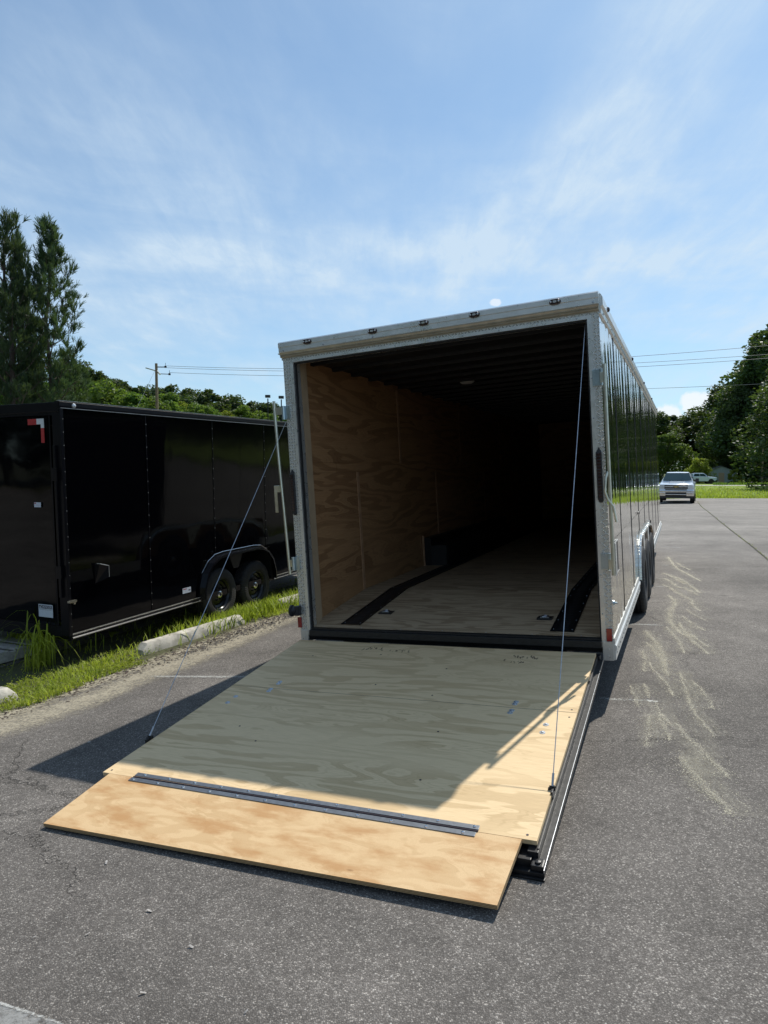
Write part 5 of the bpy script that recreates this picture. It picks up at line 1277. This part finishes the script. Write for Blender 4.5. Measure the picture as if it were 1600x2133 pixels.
pickup(Matrix.Translation((c0.x, c0.y+.1, .15)) @ Matrix.Rotation(-R(25.5), 4, 'Z'), 'white pickup truck with chrome bumper parked facing the camera at the end of the lot')
c1 = at(1490, 1008, 117); pickup(Matrix.Translation((c1.x, c1.y, .47)) @ Matrix.Rotation(R(82), 4, 'Z'), 'distant white pickup seen from the side beyond the meadow')
def sedan(M4, label):
    r = empty('car', M4, label=label, cat='car'); b = MB()
    hull(b, [ring(0, .8, .4, .75, .08), ring(.4, .9, .28, .85, .08), ring(2, .92, .25, .92, .08), ring(4.2, .9, .28, .95, .08), ring(4.6, .8, .4, .85, .08)]); b.build('body', M['blackpl'], r, True)
    b = MB(); hull(b, [ring(1.2, .82, .88, .93, .02), ring(1.9, .68, .88, 1.42, .08), ring(3.3, .68, .88, 1.44, .08), ring(4.1, .8, .88, .95, .02)]); b.build('cab', M['glass'], r, True)
    b = MB(); b.box((-.62, 1.95, 1.43), (.62, 3.25, 1.47), .01); b.build('roof', M['white_paint'], r)
    for yc in (.85, 3.7):
        for sg in (-1, 1): b = MB(); b.lathe([(-.1, 0), (-.1, .3), (.1, .3), (.1, 0)], 0, 20, (sg*.8, yc, .30)); b.build('wheel', M['rubber'], r, True)
    return r
c2 = at(1447, 1008, 116); sedan(Matrix.Translation((c2.x, c2.y, .47)) @ Matrix.Rotation(R(80), 4, 'Z'), 'distant dark car behind the near pickup beyond the meadow')

# ------------------------------------------------------------------ shed, poles, wires
hb = at(1503, 1005, 126); hs_ = empty('shed', Matrix.Translation((hb.x, hb.y, .45)) @ Matrix.Rotation(R(-20), 4, 'Z'), label='pale gabled shed half hidden by weeds beyond the far road', cat='shed')
b = MB(); b.prism([(-2.3, 0), (2.3, 0), (2.3, 2.3), (0, 3.2), (-2.3, 2.3)], 0, 7, 1); b.build('wall', M['house'], hs_)
b = MB(); b.add([(-2.6, -.3, 2.2), (0, -.3, 3.3), (0, 7.3, 3.3), (-2.6, 7.3, 2.2), (2.6, -.3, 2.2), (2.6, 7.3, 2.2)], [(0, 1, 2, 3), (1, 4, 5, 2)]); b.build('roof', M['roofm'], hs_)
b = MB(); b.box((-.5, -.03, 0), (.45, -.005, 2.0)); b.build('door', M['wallin'], hs_)
def pole(base, h, label, arms, r0=.16, tilt=0.):
    r = empty('utility_pole', Matrix.Translation(base), label=label, cat='utility pole')
    b = MB(); b.tube([(0, 0, -.2), (0+tilt*.5, 0, h*.5), (tilt, 0, h)], [r0, r0*.85, r0*.7], 12); b.build('pole', M['polewood'], r, True); return r
pt = at(325.5, 757, 60); PB = Vector((pt.x, pt.y, 0))
up_ = pole(PB, pt.z, 'wooden utility pole rising behind the black trailer', 1)
k = 60/FPX
b = MB(); b.tube([(-2.2*k*10, 0, pt.z-9.*k), (-1*k, 0, pt.z-15*k)], .05, 8); b.tube([(1*k, 0, pt.z-15*k), (9*k, -.2, pt.z-23*k)], .07, 8); b.build('crossarm', M['zinc'], up_)
b = MB(); b.tube([(0, 0, pt.z-7*k), (19*k, 0, pt.z-7*k)], .03, 6); b.tube([(19*k, 0, pt.z-7*k), (19*k, 0, pt.z+1*k)], .02, 6); b.tube([(9*k, -.2, pt.z-22*k), (27*k, 0, pt.z-22*k)], .03, 6); b.tube([(27*k, 0, pt.z-22*k), (27*k, 0, pt.z-14*k)], .02, 6)
b.lathe([(-.1, 0), (-.08, .09), (.08, .09), (.1, 0)], 0, 10, (19*k, 0, pt.z-7*k)); b.lathe([(-.1, 0), (-.08, .09), (.08, .09), (.1, 0)], 0, 10, (27*k, 0, pt.z-22*k)); b.build('insulator', M['black_trim'], up_)
def wire(p0, p1, sag, label, r=.018, m_='wire'):
    b = MB(); n = 48; pts = [p0.lerp(p1, i/n)-Vector((0, 0, 4*sag*(i/n)*(1-i/n))) for i in range(n+1)]; b.tube(pts, r, 6); o = b.build('power_line', M[m_], None, True); tag(o, label, 'power line', 'power lines over the wood'); return o
def pline(u0, v0, D0, u1, v1, D1, sag, label, r=.018, m_='wire'): return wire(at(u0, v0, D0), at(u1, v1, D1), sag, label, r, m_)
pline(345, 762, 60, 1640, 716, 46, .8, 'topmost power line from the pole behind the black trailer, crossing the sky at the right', .014)
pline(326, 765, 60, 1640, 735, 48, .75, 'second power line from the top, crossing the sky at the right', .014)
pline(353, 776, 60, 1640, 743, 45, .7, 'third power line from the top, lowest one attached to the wooden pole', .014)
pline(1250, 812, 60, 1640, 797, 38, .05, 'lowest power line, crossing the sky and trees at the right below the other three', .012)
pline(326, 765, 60, 285, 850, 52, .0, 'guy wire running down left from the wooden pole top', .010)
for u, v, D, lab in ((558, 826, 70, 'left floodlight pole top among the far trees beside the silver trailer'), (586, 828, 70, 'right floodlight pole top among the far trees beside the silver trailer')):
    q = at(u, v, D); r = empty('floodlight_pole', Matrix.Translation((q.x, q.y, 0)), label=lab, cat='floodlight')
    b = MB(); b.tube([(0, 0, -.1), (0, 0, q.z-.2)], .06, 8); b.build('pole', M['black_trim'], r)
    b = MB(); b.box((-.26, -.2, q.z-.12), (.26, .12, q.z+.16), .05); b.build('lamp_head', M['blackpl'], r)
q = at(1588, 990, 112)
pole(Vector((q.x, q.y, 0)), 9.5, 'grey pole standing against the dark trees at the right edge', 0, .14)
